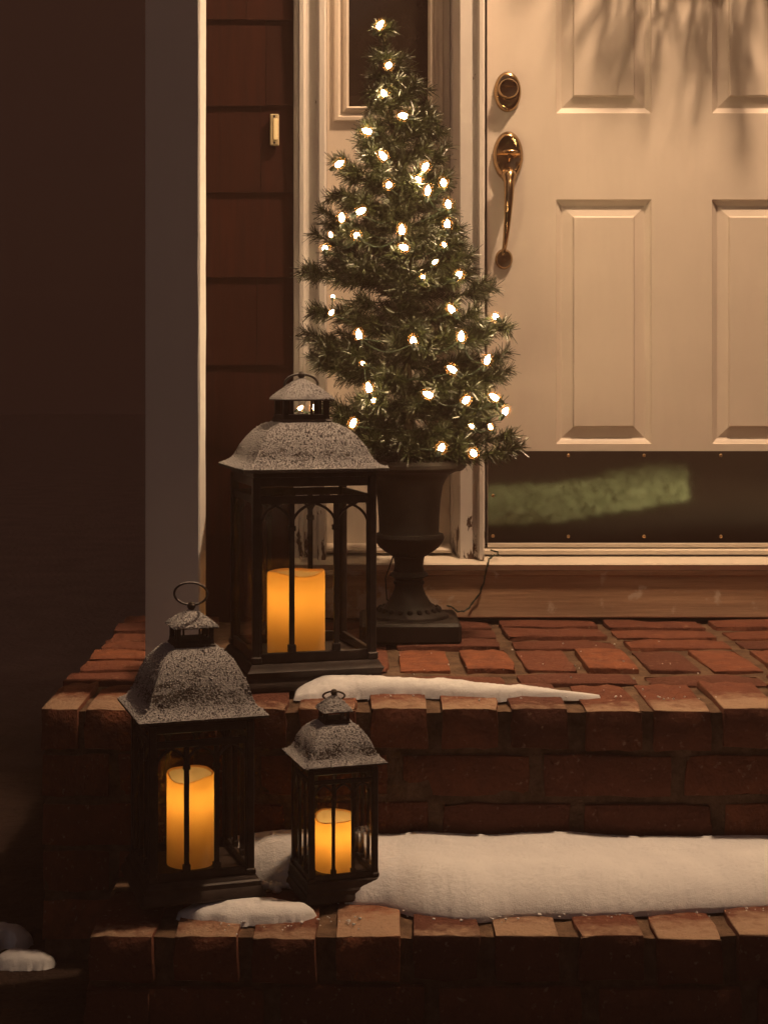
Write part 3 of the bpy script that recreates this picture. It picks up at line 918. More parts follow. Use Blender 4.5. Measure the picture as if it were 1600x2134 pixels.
def branch(z0, az, length, rise, seed, twn=None, nl=0.027):
    """one wired branch from the stem: origin on the stem, curved outwards and up"""
    r = np.random.default_rng(seed)
    ox = axis_x(z0)
    n = 7; pts = []
    for i in range(n):
        t = i / (n - 1)
        wob = 0.05 * length * math.sin(t * 3 + seed)
        pts.append((math.cos(az) * length * t - math.sin(az) * wob, math.sin(az) * length * t + math.cos(az) * wob, length * (rise * t + 0.22 * t * t - 0.10 * t) ))
    tw = []
    k = twn if twn is not None else (2 if length < 0.1 else int(length / 0.042))
    for j in range(k):
        t = r.uniform(0.30, 0.92); i = t * (n - 1); i0 = min(int(i), n - 2); b = np.array(pts[i0]) * (1 - (i - i0)) + np.array(pts[i0 + 1]) * (i - i0)
        a2 = az + r.choice((-1, 1)) * r.uniform(0.5, 1.0); l2 = r.uniform(0.045, 0.075) * (1.15 - 0.5 * t) * min(1, length / 0.12 + 0.3)
        d = np.array((math.cos(a2), math.sin(a2), r.uniform(-0.25, 0.55))); d /= np.linalg.norm(d)
        tw.append([tuple(b + d * l2 * q) for q in (0, 0.5, 1.0)])
    me = sprig_mesh(pts, tw, 2150, nl, 0.0019, 48, seed, 'needle')
    return place('branch', me, tree, (ox - tree_x, 0, z0 - 0.335))
MB().tube([(axis_x(z) - tree_x, 0, z - 0.335) for z in np.linspace(0.336, 1.24, 24)], list(np.linspace(0.011, 0.003, 24)), 8).build('trunk', 'bark', tree)
sd = 100
z = 0.365; az0 = 0.3
while z < 1.165:
    rm = (env_r(z + 0.02, 0) + env_r(z + 0.02, PI)) / 2
    nb = max(3, int(round(3.2 + rm * 19)))
    for k in range(nb):
        az = az0 + 2 * PI * k / nb + random.uniform(-.18, .18)
        rise = random.uniform(-0.12, 0.32) + (0.35 if z > 0.95 else 0)
        zz = z + random.uniform(-.012, .012)
        ln = 0.10
        for it in range(4): ln = env_r(min(zz + ln * (rise + 0.12), 1.26), az) * random.uniform(0.66, 1.02) - 0.010
        ln = max(0.028, ln)
        sd += 1; branch(zz, az, ln, rise, sd)
    az0 += 1.1; z += 0.046 if z < 0.85 else 0.040
# leader
r0 = np.random.default_rng(5)
lead = [(axis_x(z) - tree_x + 0.004 * math.sin(z * 40), 0, z - 0.335) for z in np.linspace(1.10, 1.235, 8)]
place('branch', sprig_mesh(lead, [], 2200, 0.024, 0.0018, 58, 3, 'needle'), tree, (0, 0, 0))
for k in range(9):
    a = 2 * PI * k / 9 + 0.2; d = Vector((math.cos(a) * 0.7, math.sin(a) * 0.7, random.uniform(0.1, 0.8))).normalized()
    b0 = Vector((axis_x(1.225) - tree_x, 0, 1.222 - 0.335))
    place('branch', sprig_mesh([tuple(d * q) for q in (0, 0.008, 0.016)], [], 4200, 0.022, 0.0016, 45, 40 + k, 'needle'), tree, b0)
# branches that break the outline, as in the photo: (tip x, tip y, stem height offset)
for i, (tx, ty, dz) in enumerate([(1040, 598, -0.02), (1062, 676, 0.0), (1072, 730, 0.03), (1075, 765, 0.02), (1098, 930, -0.05), (1068, 905, -0.03), (998, 640, 0.06), (985, 560, 0.02), (972, 510, 0.03), (962, 460, 0.05),
                                   (622, 558, 0.0), (617, 686, 0.01), (640, 480, 0.04), (632, 740, 0.02), (655, 430, 0.05), (690, 395, 0.03), (942, 292, 0.07), (905, 212, 0.03), (905, 262, -0.02), (700, 320, 0.04), (650, 640, 0.02),
                                   (1055, 840, 0.0), (1020, 800, 0.02), (880, 155, 0.03), (770, 270, 0.04), (720, 905, -0.04), (690, 860, -0.02), (900, 940, -0.03), (830, 945, -0.04), (970, 935, -0.06)]):
    T = px(tx, ty, TY + random.uniform(-.05, .03)); zs_ = max(0.36, T.z - max(0.02, dz + 0.03))
    dx = T.x - axis_x(zs_); dy = T.y - TY
    if i >= 27: dy -= 0.13
    ln = math.hypot(dx, dy); rise = (T.z - zs_) / max(ln, 0.02) - 0.12
    sd += 1; branch(zs_, math.atan2(dy, dx), ln - 0.012, rise, sd, max(2, int(ln / 0.05)))

# ------------------------------------------------------------------ string lights
sl_root = empty('string_lights', (tree_x, TY, 0.335))
tag(sl_root, 'string of warm white fairy lights wound through the little tree', 'string lights')
bp = [(787, 58), (808, 138), (803, 200), (848, 242), (772, 275), (803, 330), (701, 345), (883, 352), (866, 375), (809, 387), (925, 385), (890, 404), (935, 430), (745, 443), (712, 459), (932, 474),
      (837, 487), (746, 493), (690, 492), (847, 517), (677, 521), (928, 513), (903, 549), (880, 580), (953, 576), (693, 620), (687, 655), (945, 650), (1036, 663), (749, 705), (862, 715), (961, 709),
      (1013, 757), (949, 774), (758, 758), (770, 816), (778, 836), (899, 825), (967, 838), (1036, 832), (1049, 863), (733, 888), (662, 853), (622, 853), (917, 940), (989, 948), (1024, 894), (985, 890)]
small = {(690, 492), (928, 513), (903, 549), (880, 580), (693, 620), (687, 655), (758, 758), (1024, 894), (985, 890), (622, 853), (778, 836)}
bm = MB(); bm.lathe([(0.0003, 0.0180), (0.0018, 0.0162), (0.0042, 0.0118), (0.0053, 0.0072), (0.0047, 0.003), (0.0036, 0.0)][::-1], 10); bulb_me = bm.mesh('bulb', 'bulb', 60)
sm = MB(); sm.lathe([(0.0042, -0.0002), (0.0050, -0.002), (0.0048, -0.012), (0.003, -0.016)][::-1], 10); sock_me = sm.mesh('socket', 'wire')
cm = MB(); cm.lathe([(0.0003, 0.0225), (0.0060, 0.0210), (0.0098, 0.0165), (0.0120, 0.0085), (0.0105, 0.000), (0.0070, -0.0045), (0.0052, -0.006)][::-1], 20); bloom_me = cm.mesh('bloom_shell', 'bloom_shell', 60)  # outer shell added to give each bulb a bloom halo
wires = []
for i, (bx, by) in enumerate(bp):
    Yb = TY - 0.1
    for it in range(4):
        z_ = px(bx, by, Yb).z; x_ = px(bx, by, Yb).x
        ax = axis_x(z_); hw = max(env_r(z_, 0 if x_ > ax else PI), 0.02)
        q = min(0.98, abs(x_ - ax) / hw)
        Yb = TY - hw * math.sqrt(1 - q * q) * (1.02 if (bx, by) not in small else 0.80) - 0.008
    Pb = px(bx, by, Yb)
    b = place('bulb', bulb_me, sl_root, (Pb.x - tree_x, Pb.y - TY, Pb.z - 0.335), random.uniform(0, 6), random.uniform(-1.3, 1.3), random.uniform(-1.0, 1.0))
    if (bx, by) in small: b.scale = (0.62,) * 3
    place('socket', sock_me, b, (0, 0, 0)); place('bloom_shell', bloom_me, b, (0, 0, 0))
    wires.append(Vector((Pb.x - tree_x, Pb.y - TY + 0.012, Pb.z - 0.335)))
wm = MB(); strand = []
for a, b in zip(wires[:-1], wires[1:]):
    far_ = min(1.0, (b - a).length / 0.12)
    for t in np.linspace(0, 1, 8, endpoint=False):
        q = a.lerp(b, t); q.y += (0.02 + 0.06 * far_) * math.sin(PI * t); q.z -= 0.022 * far_ * math.sin(PI * t); strand.append(q)
wm.tube(strand + [wires[-1]], 0.0012, 5)
wm.build('wire', 'wire', sl_root)

# cord trailing from the tree over the sill to the left foot of the door
cp = [(828, 1150, -0.19), (818, 1162, -0.17), (812, 1180, -0.13), (803, 1205, -0.09), (806, 1250, -0.06), (860, 1270, -0.055)]
cord = [px(932, 1262, -0.054), px(944, 1266, -0.06), px(952, 1274, -0.07), px(966, 1275, -0.07), px(978, 1266, -0.06), px(988, 1252, -0.055), px(1000, 1235, -0.056), px(1010, 1205, -0.060), px(1013, 1190, -0.070), px(1016, 1172, -0.068), px(1018, 1165, -0.05), px(1030, 1156, -0.04), px(1039, 1158, -0.04), px(1036, 1150, -0.03), px(1022, 1146, -0.02)]
fine = []
for i in range(len(cord) - 1):
    for t in (0, 0.33, 0.66):
        q = cord[i].lerp(cord[i + 1], t); fine.append(q + Vector((random.uniform(-.0012, .0012), 0, random.uniform(-.0012, .0012))))
fine.append(cord[-1])
cd = MB(); tw1 = [p_ + Vector((0.0011 * math.cos(i * 1.3), 0, 0.0011 * math.sin(i * 1.3))) for i, p_ in enumerate(fine)]
tw2 = [p_ - Vector((0.0011 * math.cos(i * 1.3), 0, 0.0011 * math.sin(i * 1.3))) for i, p_ in enumerate(fine)]
cd.tube(tw1, 0.0013, 6); cd.tube(tw2, 0.0013, 6)
cdo = cd.build('power_cord', 'wire'); tag(cdo, 'twisted dark green cord hanging over the white sill beside the urn', 'cord')
cp2 = MB(); cp2.tube([px(*q) for q in cp], 0.0016, 6)
tag(cp2.build('power_cord', 'wire'), 'thin dark cord hanging behind the stem of the urn', 'cord')

# ------------------------------------------------------------------ wreath on the door (its lower edge just above the picture)
WC = Vector((0.745, -0.055, 1.685)); WR = 0.20
wr = empty('wreath', WC)
tag(wr, 'feathery evergreen wreath hanging on the upper part of the door', 'wreath')
ring = MB(); ring.tube([(WR * math.cos(a), 0.0, WR * math.sin(a)) for a in np.linspace(0, 2 * PI, 40, endpoint=False)], 0.012, 8, closed=True)
ring.build('ring', 'bark', wr)
for k in range(84):
    a = 2 * PI * k / 84 + random.uniform(-.05, .05)
    base = Vector((WR * math.cos(a), 0.0, WR * math.sin(a)))
    out = Vector((math.cos(a), 0, math.sin(a))); tan = Vector((-math.sin(a), 0, math.cos(a)))
    d = (out * random.uniform(0.1, 1.0) * random.choice((1, 1, 1, -0.6)) + tan * random.uniform(-0.5, 0.7) + Vector((0, -random.uniform(0.15, 0.9), 0))).normalized()
    ln = random.uniform(0.07, 0.125)
    pts = [tuple(d * ln * t + Vector((0, 0, -0.10 * ln * t * t))) for t in (0, 0.35, 0.7, 1.0)]
    for q in pts: pass
    me = sprig_mesh(pts, [], 420, 0.058, 0.0022, 30, 900 + k, 'needle2', 0.0015)
    place('sprig', me, wr, base)

# ------------------------------------------------------------------ lanterns
def lantern(label, loc, rz, rh, bh, ez, ch, cz, czt, caph, capz, apz, knob, ring_spec, fz, pr, seed, bars=(1 / 3, 2 / 3), side_bars=True):
    """rh roof half, bh body half, ez eave height, ch cupola half, cz/czt cupola bottom/top, caph cap half, capz apex, knob size, fz floor height, pr post radius"""
    t = empty('lantern', loc, rz)
    tag(t, label, 'lantern', 'black metal candle lanterns')
    k = bh / 0.100
    # base: stepped foot with an ogee skirt
    MB().squares([(rh * 0.945, 0.0), (rh * 0.96, 0.004 * k), (rh * 0.955, 0.010 * k), (rh * 0.90, 0.020 * k), (bh * 1.10, min(0.030 * k, fz - 0.010 * k)), (bh * 1.06, min(0.036 * k, fz - 0.007 * k)), (bh * 1.05, fz - 0.004 * k), (bh * 1.02, fz)], 4).build('base', 'metal', t, smooth=30)
    top = ez - 0.008 * k
    for sx in (-1, 1):
        for sy in (-1, 1):
            c = bh - pr
            p = MB(); x, y = sx * c, sy * c
            p.cbox(x - pr, x + pr, y - pr, y + pr, fz, top, pr * 0.25)
            p.cbox(x - pr * 1.35, x + pr * 1.35, y - pr * 1.35, y + pr * 1.35, fz + 0.0005, fz + 0.012 * k, pr * 0.3)
            p.build('post', 'metal', t, smooth=0)
    inner = bh - 2 * pr; z0 = fz + 0.0005; z1 = top; y = -(bh - pr)
    for f in range(4):
        m = MB(); d = pr * 0.55
        rail = 0.016 * k
        m.cbox(-inner, inner, y - d, y + d, z0, z0 + rail, 0.001)
        m.cbox(-inner, inner, y - d, y + d, z1 - rail * 0.9, z1, 0.001)
        sp_top = z1 - 0.30 * 0.10 * k * 1.0 - rail
        zr = z1 - rail * 2.6
        m.cbox(-inner, inner, y - d * 0.8, y + d * 0.8, zr, zr + rail * 0.8, 0.001)
        bay = 2 * inner / 3.0; mw = pr * 0.62
        for i in (1, 2):
            if f % 2 and not side_bars: continue
            x = -inner + 2 * inner * bars[i - 1]
            m.cbox(x - mw, x + mw, y - d, y + d, z0 + rail, zr, 0.0006)
            m.cbox(x - mw * 1.6, x + mw * 1.6, y - d * 1.3, y + d * 1.3, z0 + rail, z0 + rail + 0.012 * k, 0.0006)
            zc = z0 + (zr - z0) * 0.83
            m.cbox(x - mw * 1.5, x + mw * 1.5, y - d * 1.3, y + d * 1.3, zc, zc + 0.008 * k, 0.0006)
        for sx in (-1, 1):
            m.cbox(sx * inner - mw * 0.7, sx * inner + mw * 0.7, y - d * 0.9, y + d * 0.9, z0 + rail, zr, 0.0006)
        zs_ = z0 + (zr - z0) * 0.855; hh = zr - zs_
        for i in range(4):
            x = -inner + 2 * inner * (0, bars[0], bars[1], 1)[i]
            if f % 2 and not side_bars and i in (1, 2): continue
            for s in (-1, 1):
                if (i == 0 and s < 0) or (i == 3 and s > 0): continue
                pts = [(x + s * bay * 0.85 * (1 - math.cos(a)) , y, zs_ + hh * math.sin(a) / math.sin(1.25)) for a in np.linspace(0, 1.25, 9)]
                m.tube(pts, mw * 0.62, 6)
        m.xf(Matrix.Rotation(f * PI / 2, 4, 'Z'))
        wf = m.build('window_frame', 'metal', t, smooth=30)
        gp = MB().box(-inner, inner, y + d + 0.0012, y + d + 0.0030, z0 + rail * 0.3, zr + rail * 0.4); gp.xf(Matrix.Rotation(f * PI / 2, 4, 'Z'))
        gp.build('pane', 'glass', wf, smooth=0)
    MB().cbox(-bh * 0.99, bh * 0.99, -bh * 0.99, bh * 0.99, top - 0.0005 + 0.001, ez, 0.001).build('ceiling_plate', 'metal', t)
    # bell roof
    H = cz - ez; o = rh - ch
    prof = [(rh - 0.004 * k, ez + 0.0005), (rh, ez + 0.002 * k), (rh, ez + 0.006 * k)]
    for tt, rr in ((0.04, 0.90), (0.085, 0.825), (0.165, 0.745), (0.26, 0.695), (0.373, 0.648), (0.46, 0.605), (0.552, 0.555), (0.67, 0.475), (0.79, 0.375), (0.88, 0.265), (0.95, 0.15), (1.0, 0.0)):
        prof.append((ch + o * rr, ez + 0.006 * k + (H - 0.006 * k) * tt))
    rb_ = MB().squares(prof, 14)
    rb_.v = [(x + 0.0010 * k * mnoise.noise((x * 60, y * 60, z * 60)), y + 0.0010 * k * mnoise.noise((x * 60, y * 60, z * 60 + 9)), z + (0.0008 * k * mnoise.noise((x * 90, y * 90, z * 90 + 4)))) for x, y, z in rb_.v]
    roof = rb_.build('roof', 'frost', t, smooth=28)
    # cupola: sill, four posts, cap
    cu = MB()
    cu.squares([(ch * 1.04, cz - 0.002), (ch * 1.06, cz + 0.002 * k), (ch * 1.0, cz + 0.005 * k), (ch * 0.98, cz + (czt - cz) * 0.34), (ch * 0.80, cz + (czt - cz) * 0.345)], 2)
    pc = ch * 0.11
    for sx in (-1, 1):
        for sy in (-1, 1):
            cu.box(sx * (ch * 0.97 - pc) - pc, sx * (ch * 0.97 - pc) + pc, sy * (ch * 0.97 - pc) - pc, sy * (ch * 0.97 - pc) + pc, cz + (czt - cz) * 0.30, czt)
    for f in range(4):
        q = MB().box(ch * 0.2, ch * 0.29, -ch * 0.93, -ch * 0.83, cz + (czt - cz) * 0.30, czt); q.xf(Matrix.Rotation(f * PI / 2, 4, 'Z')); cu.add(q.v, q.f)
    cu.build('cupola', 'metal', roof, smooth=20)
    cp_ = MB().squares([(ch * 0.9, czt - 0.0005), (caph * 0.98, czt), (caph, czt + 0.002 * k), (caph * 0.96, czt + 0.005 * k)] + [(caph * (0.96 * (1 - u) ** 0.92) + knob * 0.5 * u, czt + 0.005 * k + (apz - czt - 0.005 * k) * u ** 0.92) for u in (0.2, 0.4, 0.6, 0.8, 1.0)], 8)
    cap = cp_.build('cap', 'frost', roof, smooth=28)
    MB().lathe([(knob * 0.75, apz - knob * 0.6), (knob * 0.7, apz), (knob * 1.05, apz + knob * 0.5), (knob * 1.1, apz + knob * 1.1), (knob * 0.7, apz + knob * 1.7), (0.0003, apz + knob * 1.9)], 14).build('finial', 'metal', roof)
    rr, tilt, thick, rmat = ring_spec
    hz = apz + knob * 1.1
    pts = []
    for a in np.linspace(0, 2 * PI, 36, endpoint=False):
        u, w_ = rr * math.sin(a), rr * (1 - math.cos(a))
        pts.append((u, w_ * math.sin(tilt), hz + w_ * math.cos(tilt)))
    rg = MB(); rg.tube(pts, thick, 8, closed=True)
    rgm = Matrix.Rotation(-rz * 0.85, 4, 'Z'); rg.xf(rgm)
    rg.build('carry_ring', rmat, roof, smooth=60)
    # loose grains of snow sitting on the roof
    r = np.random.default_rng(seed)
    def grains(me_obj, count, gs, keep):
        me = me_obj.data; me.calc_loop_triangles()
        co = np.array([v.co for v in me.vertices]); tri = np.array([l.vertices for l in me.loop_triangles]); nr = np.array([l.normal for l in me.loop_triangles]); ar = np.array([l.area for l in me.loop_triangles])
        wgt = ar * np.clip(nr[:, 2], 0, 1) ** keep; wgt[nr[:, 2] < 0.12] = 0; wgt /= wgt.sum()
        ti = r.choice(len(tri), count, p=wgt); u = r.random((count, 2)); fl_ = u.sum(1) > 1; u[fl_] = 1 - u[fl_]
        p = co[tri[ti, 0]] + (co[tri[ti, 1]] - co[tri[ti, 0]]) * u[:, :1] + (co[tri[ti, 2]] - co[tri[ti, 0]]) * u[:, 1:]
        nn = nr[ti]; s = (gs * r.lognormal(0, 0.45, count))[:, None]
        a = r.normal(size=(count, 3)); a -= (a * nn).sum(1)[:, None] * nn; a /= np.linalg.norm(a, axis=1)[:, None]; b = np.cross(nn, a)
        v = np.empty((count, 5, 3)); p = p - nn * s * 0.15
        v[:, 0] = p + a * s; v[:, 1] = p + b * s * 0.9; v[:, 2] = p - a * s * 1.05; v[:, 3] = p - b * s; v[:, 4] = p + nn * s * 1.15 + a * s * 0.2
        F = []
        for i in range(count):
            o_ = 5 * i; F += [(o_, o_ + 1, o_ + 4), (o_ + 1, o_ + 2, o_ + 4), (o_ + 2, o_ + 3, o_ + 4), (o_ + 3, o_, o_ + 4)]
        mb = MB(); mb.v = v.reshape(-1, 3).tolist(); mb.f = F
        g_ = mb.build('snow_dusting', 'grain', roof, smooth=0); g_['kind'] = 'stuff'
    grains(roof, int(14000 * k * k) + 3500, 0.00075 + 0.00015 * k, 1.7)
    grains(cap, int(1600 * k * k) + 500, 0.00085, 1.0)
    return t

def candle(label, loc, r, h, power, seed, well=1.0, lz=None, tilt=1.0):
    c = empty('candle', loc)
    tag(c, label, 'candle', 'flameless pillar candles')
    seg = 48; mb = MB(); V = []; F = []
    rim = [h * (1 + 0.014 * math.sin(a * 2 + seed) + 0.012 * math.sin(a * 3 + 2 * seed)) + 0.0045 * tilt * (r / 0.036) * math.sin(a) for a in np.linspace(0, 2 * PI, seed and seg, endpoint=False)]
    rows = 22
    prof = []
    for j in range(rows): prof.append((1.0, j / (rows - 1), 0))
    prof += [(0.985, 1.0, 0.004), (0.95, 1.0, 0.0055), (0.90, 1.0, 0.0035), (0.885, 1.0, 0.001 * well)]
    for i in range(seg):
        a = 2 * PI * i / seg
        for (rf, u, dz) in prof:
            z = (h - 0.006) * u if u < 1 else rim[i] - 0.006 + dz * (r / 0.045)
            if 0.75 < u < 1: z = (h - 0.006) * u + (rim[i] - h) * (u - 0.75) / 0.25
            if rf < 0.8: z = h - 0.006 + dz * (r / 0.045)
            V.append((rf * r * math.cos(a), rf * r * math.sin(a), z))
    n_ = len(prof)
    for i in range(seg):
        j = (i + 1) % seg
        for k in range(n_ - 1): F.append((i * n_ + k, j * n_ + k, j * n_ + k + 1, i * n_ + k + 1))
    F.append(tuple(i * n_ for i in range(seg))[::-1])
    mb.add(V, F); mb.build('wax', 'wax', c, smooth=50)
    MB().tube([(0, 0, h * 0.29), (0.001, 0, h * 0.45), (0, 0, h * 0.50)], 0.0012, 6).build('wick', 'metal', c)
    MB().lathe([(r * 0.50, 0.002), (r * 0.50, h * 0.26), (r * 0.40, h * 0.29), (0.0005, h * 0.30)], 24).build('core', 'grain', c)  # hidden core added to shade the lower wax
    l = bpy.data.lights.new('candle_light', 'POINT'); l.energy = power; l.color = (1.0, 0.62, 0.22); l.shadow_soft_size = 0.006
    lo_ = bpy.data.objects.new('candle_light', l); COL.objects.link(lo_); lo_.parent = c; lo_.location = (0, 0, lz or h * 0.68)
    return c

# big lantern on the porch
YL1 = -0.704; s1 = FPX / (CAMD + YL1)
c1 = (628 - 750) / s1
lantern('tall snow-dusted black lantern standing on the upper porch beside the urn', (c1, YL1, 0.002), math.radians(15), 0.124, 0.106, 0.361, 0.041, 0.443, 0.480, 0.0475, 0.480, 0.519, 0.006, (0.029, math.radians(128), 0.0022, 'frost'), 0.044, 0.0066, 11, (0.29, 0.70), False)
candle('glowing pillar candle inside the tall lantern on the porch', ((617 - 750) / s1, YL1, 0.0465), 0.0500, 0.139, 0.15, 1.0, 1.0, 0.095, 0.1)
# left lantern on the step
YL2 = -1.063; s2 = FPX / (CAMD + YL2)
c2 = (399 - 750) / s2; b2 = SZ + 0.020
lantern('middle-sized black lantern with upright ring at the left end of the lower step', (c2, YL2, b2), math.radians(18), 0.0955, 0.078, 0.2615, 0.0288, 0.360, 0.387, 0.0338, 0.387, 0.412, 0.006, (0.0245, math.radians(-40), 0.0017, 'frost'), 0.030, 0.0056, 12)
candle('glowing pillar candle inside the lantern with the upright ring', ((397 - 750) / s2, YL2, b2 + 0.0320), 0.0355, 0.136, 0.105, 2.2, 1.0, 0.100)
# small lantern
YL3 = -1.036; s3 = FPX / (CAMD + YL3)
c3 = (696 - 750) / s3; b3 = SZ + 0.002
lantern('smallest black lantern on the lower step in front of the snow', (c3, YL3, b3), math.radians(17), 0.0645, 0.0535, 0.2000, 0.0195, 0.256, 0.273, 0.0235, 0.273, 0.296, 0.0048, (0.0165, math.radians(125), 0.0014, 'metal'), 0.031, 0.0040, 13)
candle('short glowing candle inside the smallest lantern', ((697 - 750) / s3, YL3, b3 + 0.0330), 0.0305, 0.082, 0.09, 3.1, 1.0, 0.055)

# ------------------------------------------------------------------ snow
def snow_mesh(name, x0, x1, y0, y1, zb, hfun, step, label, zoff=0.0):
    nx, ny = int((x1 - x0) / step), int((y1 - y0) / step); v = []; keep = []
    for j in range(ny + 1):
        for i in range(nx + 1):
            x = x0 + (x1 - x0) * i / nx; y = y0 + (y1 - y0) * j / ny
            h = hfun(x, y)
            keep.append(h > 0)
            if h > 0: h = h * (1 + 0.10 * mnoise.noise((x * 14, y * 14, 3))) + min(1, h / 0.014) * (0.0016 * mnoise.noise((x * 55, y * 55, 7)) + 0.0009 * mnoise.noise((x * 160, y * 160, 2)) + 0.0006 * mnoise.noise((x * 380, y * 380, 5)))
            v.append((x + 0.003 * mnoise.noise((x * 40, y * 40, 21)), y + 0.003 * mnoise.noise((x * 40, y * 40, 31)), zb + (max(h, -0.004) if h > 0 else -0.006)))
    w = nx + 1; f = []
    for j in range(ny):
        for i in range(nx):
            q = (j * w + i, j * w + i + 1, (j + 1) * w + i + 1, (j + 1) * w + i)
            if any(keep[a] for a in q): f.append(q)
    used = sorted({a for q in f for a in q}); mp = {a: i for i, a in enumerate(used)}
    mb = MB(); mb.v = [v[a] for a in used]; mb.f = [tuple(mp[a] for a in q) for q in f]
    o = mb.build(name, 'snow', smooth=80)
    tag(o, label, 'snow', kind='stuff')
    return o
def stepY(x, y): return 3200 * (CAMZ - SZ) / (y - 800) - CAMD
lowedge = [(800, 1866), (818, 1890), (850, 1903), (920, 1914), (985, 1918), (1060, 1910), (1110, 1906), (1200, 1908), (1290, 1905), (1400, 1899), (1500, 1894), (1600, 1890), (1900, 1884), (2600, 1880)]
lx = []; ly = []
for (a, b_) in lowedge:
    Y = stepY(a, b_); lx.append((a - 750) / (FPX / (CAMD + Y))); ly.append(Y)
backedge = PYF - 0.002
def low_front0(x):
    if x > lx[0]: return float(np.interp(x, lx, ly))
    return float(np.interp(x, [-0.36, -0.30, -0.20, -0.165, -0.10, -0.075, -0.03, 0.00, lx[0]], [backedge - .004, backedge - .012, -0.985, -1.000, -1.005, -1.030, -1.085, -1.098, -1.100]))
_gx = np.arange(-0.60, 1.70, 0.002); _gy = np.array([low_front0(float(q)) for q in _gx])
_k = np.exp(-0.5 * (np.arange(-36, 37) * 0.002 / 0.020) ** 2); _k /= _k.sum()
_gy = np.convolve(np.pad(_gy, 36, mode='edge'), _k, 'valid')
def low_front(x): return float(np.interp(x, _gx, _gy))
def foot_dist(x, y, cx, cy, rot, half):
    ca, sa = math.cos(-rot), math.sin(-rot); dx, dy = x - cx, y - cy
    return max(abs(ca * dx - sa * dy), abs(sa * dx + ca * dy)) - half
sn_ = MB(); NU, NV = 820, 96; sv = []
for i in range(NU + 1):
    x = -0.35 + 1.75 * i / NU
    slope = (low_front(x + 0.006) - low_front(x - 0.006)) / 0.012; ob = 1 / math.sqrt(1 + slope * slope)
    fy = low_front(x) + (0.0035 * mnoise.noise((x * 22, 1, 4)) + 0.0015 * mnoise.noise((x * 70, 3, 4))) * ob ** 3
    Hx = 0.050 + 0.022 * max(0, min(1, (0.02 - x) / 0.12)) + 0.003 * math.sin(x * 9) + 0.004 * mnoise.noise((x * 6, 0, 2))
    for j in range(NV + 1):
        v = (j / NV) ** 1.7
        y = fy + (backedge - fy) * v
        u = (backedge - fy) * v * ob
        q = min(1.0, u / 0.085)
        h = Hx * (1 - (1 - q) ** 2.2) ** 0.72 + 0.010 * min(1, u / 0.16)
        d = min(foot_dist(x, y, c3, YL3, math.radians(17), 0.051), foot_dist(x, y, c2, YL2, math.radians(18), 0.085))
        h *= max(0.0, min(1, (d + 0.002) / 0.005))
        if j: h += (0.0022 * mnoise.noise((x * 16, y * 16, 3)) + 0.0040 * mnoise.noise((x * 8, y * 9, 12))) * min(1, q * 2) + 0.0007 * mnoise.noise((x * 60, y * 60, 7)) + 0.0005 * mnoise.noise((x * 170, y * 170, 2)) + 0.0007 * mnoise.noise((x * 420, y * 420, 5))
        sv.append((x, y, SZ + (h if h > 0.001 else -0.006) if j else SZ - 0.006))
sn_.add(sv, [(i * (NV + 1) + j, (i + 1) * (NV + 1) + j, (i + 1) * (NV + 1) + j + 1, i * (NV + 1) + j + 1) for i in range(NU) for j in range(NV)])
tag(sn_.build('snow', 'snow', smooth=80), 'thick snow bank lying along the lower brick step', 'snow', kind='stuff')
def blob(cx, cy, rx, ry, H, pw=2.0):
    def f(x, y):
        d = (abs(x - cx) / rx) ** pw + (abs(y - cy) / ry) ** pw + 0.18 * mnoise.noise((x * 30, y * 30, 8))
        return -1 if d >= 1 else H * (1 - d) ** 0.55
    return f
snow_mesh('snow', -0.29, -0.02, -1.20, -1.06, SZ, blob(-0.165, -1.136, 0.100, 0.036, 0.021), 0.0028, 'rounded snow lump in front of the lanterns on the lower step')
edge_up = [(612, 1405, 1452), (640, 1409, 1454), (690, 1411, 1452), (740, 1414, 1450), (790, 1420, 1449), (860, 1423, 1448), (930, 1422, 1450), (990, 1426, 1455), (1040, 1433, 1456), (1090, 1430, 1452), (1140, 1434, 1453), (1190, 1436, 1453), (1250, 1438, 1453)]
ux = []; ub = []; uf = []
for a, t_, b_ in edge_up:
    Yf = 1633.6 / (b_ - 800) - CAMD; Yb = 1633.6 / (t_ + 11 - 800) - CAMD
    ux.append((a - 750) / (FPX / (CAMD + Yf))); uf.append(Yf); ub.append(Yb)
def up_h(x, y):
    if not ux[0] < x < ux[-1]: return -1
    f_, b_ = np.interp(x, ux, uf), np.interp(x, ux, ub)
    hw = (b_ - f_) / 2; c = (b_ + f_) / 2
    d = abs(y - c) / max(hw, 1e-3)
    ends = max(0, min(1, (x - ux[0]) / 0.05) * min(1, (ux[-1] - x) / 0.16))
    if d >= 1: return -1
    return (0.026 - 0.012 * (x - ux[0]) / (ux[-1] - ux[0])) * max(ends, 0.02) ** 0.6 * (1 - d ** 2.4) ** 0.6
snow_mesh('snow', -0.13, 0.42, -0.93, -0.70, 0.0, up_h, 0.003, 'thin snow ridge along the front edge of the upper porch')
def crumbs(name, pts, label):
    mb = MB()
    for (x, y, z, r) in pts:
        m_ = MB(); m_.ellipsoid((0, 0, 0), r, r * random.uniform(.7, 1.1), r * random.uniform(.5, .8), 7, 5)
        sd_ = random.random() * 50
        mb.add([(x + a * (1 + 0.5 * mnoise.noise((a * 400 + sd_, b * 400, c * 400))), y + b * (1 + 0.5 * mnoise.noise((a * 400, b * 400 + sd_, c * 400))), z + c + r * 0.25) for a, b, c in m_.v], m_.f)
    tag(mb.build(name, 'snow', smooth=60), label, 'snow', kind='stuff')
cr = []
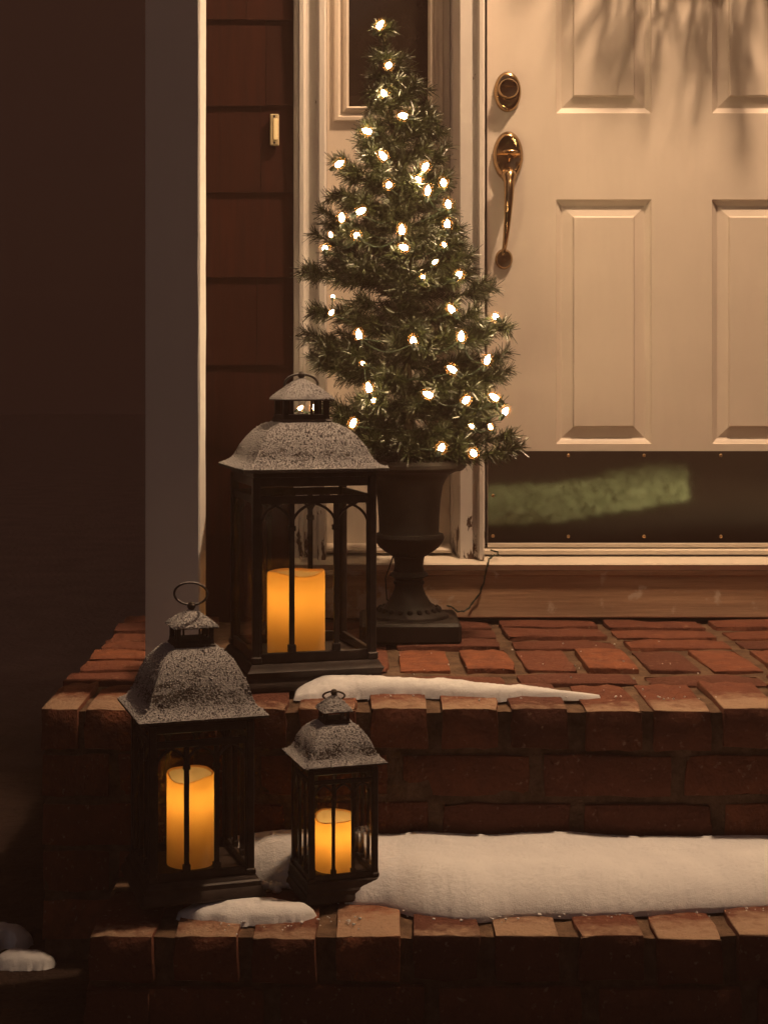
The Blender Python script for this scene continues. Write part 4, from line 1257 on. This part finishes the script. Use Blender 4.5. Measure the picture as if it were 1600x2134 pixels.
for k in range(60):
    x = random.uniform(0.05, 0.75); fy = low_front(x); r = random.choice((0.0009, 0.0012, 0.0016, 0.0022))
    cr.append((x, fy - abs(random.gauss(0, 0.012)) + 0.002, SZ + 0.0005, r))
for k in range(40):
    x = random.uniform(-0.20, 0.0); cr.append((x, -1.17 + random.gauss(0, 0.02), SZ + 0.0005, random.choice((0.0012, 0.0016, 0.0025))))
for k in range(40):
    x = random.uniform(-0.17, -0.09); cr.append((x, -1.012 - abs(random.gauss(0, 0.016)), SZ + 0.001, random.choice((0.003, 0.005, 0.008))))
crumbs('snow_crumbs', cr, 'loose snow crumbs scattered along the lower step')
cr = []
for k in range(80):
    x = random.uniform(-0.1, 0.6); cr.append((x, float(np.interp(x, ux, uf)) - abs(random.gauss(0, 0.012)) if random.random() < .5 else random.uniform(-.9, -.3), 0.001, random.choice((0.0009, 0.0012, 0.0018))))
crumbs('snow_crumbs', cr, 'loose snow crumbs scattered on the upper porch bricks')
def gpt(x, y): 
    D = FPX * (CAMZ - GZ) / (y - 800); return ((x - 750) / FPX * D, D - CAMD)
ga = gpt(48, 2012); gb = gpt(20, 1968)
hx, hy = gpt(12, 1986)
f1 = blob(ga[0], ga[1], 0.050, 0.022, 0.020); f2 = blob(gb[0] - 0.01, gb[1], 0.045, 0.05, 0.024)
def gr_h(x, y):
    if math.hypot(x - hx, (y - hy) * 0.8) < 0.014: return -1
    return max(f1(x, y), f2(x, y))
snow_mesh('snow', ga[0] - 0.14, ga[0] + 0.09, ga[1] - 0.06, gb[1] + 0.09, GZ + 0.005, gr_h, 0.003, 'small snow patch on the dark ground left of the steps')

hz = MB().box(-46.0, 46.0, -48.5, 44.5, GZ - 1.0, 3.35)  # thin scattering volume added to lift the blacks and spread the glow
black_lift_haze = hz.build('black_lift_haze', None, smooth=0)
hm = bpy.data.materials.new('black_lift_air'); hm.use_nodes = True
nt = hm.node_tree; nt.nodes.clear()
ho = nt.nodes.new('ShaderNodeOutputMaterial'); hv = nt.nodes.new('ShaderNodeVolumePrincipled')
hv.inputs['Color'].default_value = (0.95, 0.60, 0.51, 1)
hv.inputs['Density'].default_value = 0.018
hv.inputs['Density Attribute'].default_value = ''
hv.inputs['Color Attribute'].default_value = ''
hv.inputs['Temperature Attribute'].default_value = ''
hm.cycles.homogeneous_volume = True
hv.inputs['Anisotropy'].default_value = 0.0
nt.links.new(hv.outputs[0], ho.inputs['Volume'])
black_lift_haze.data.materials.append(hm)
black_lift_haze['kind'] = 'stuff'
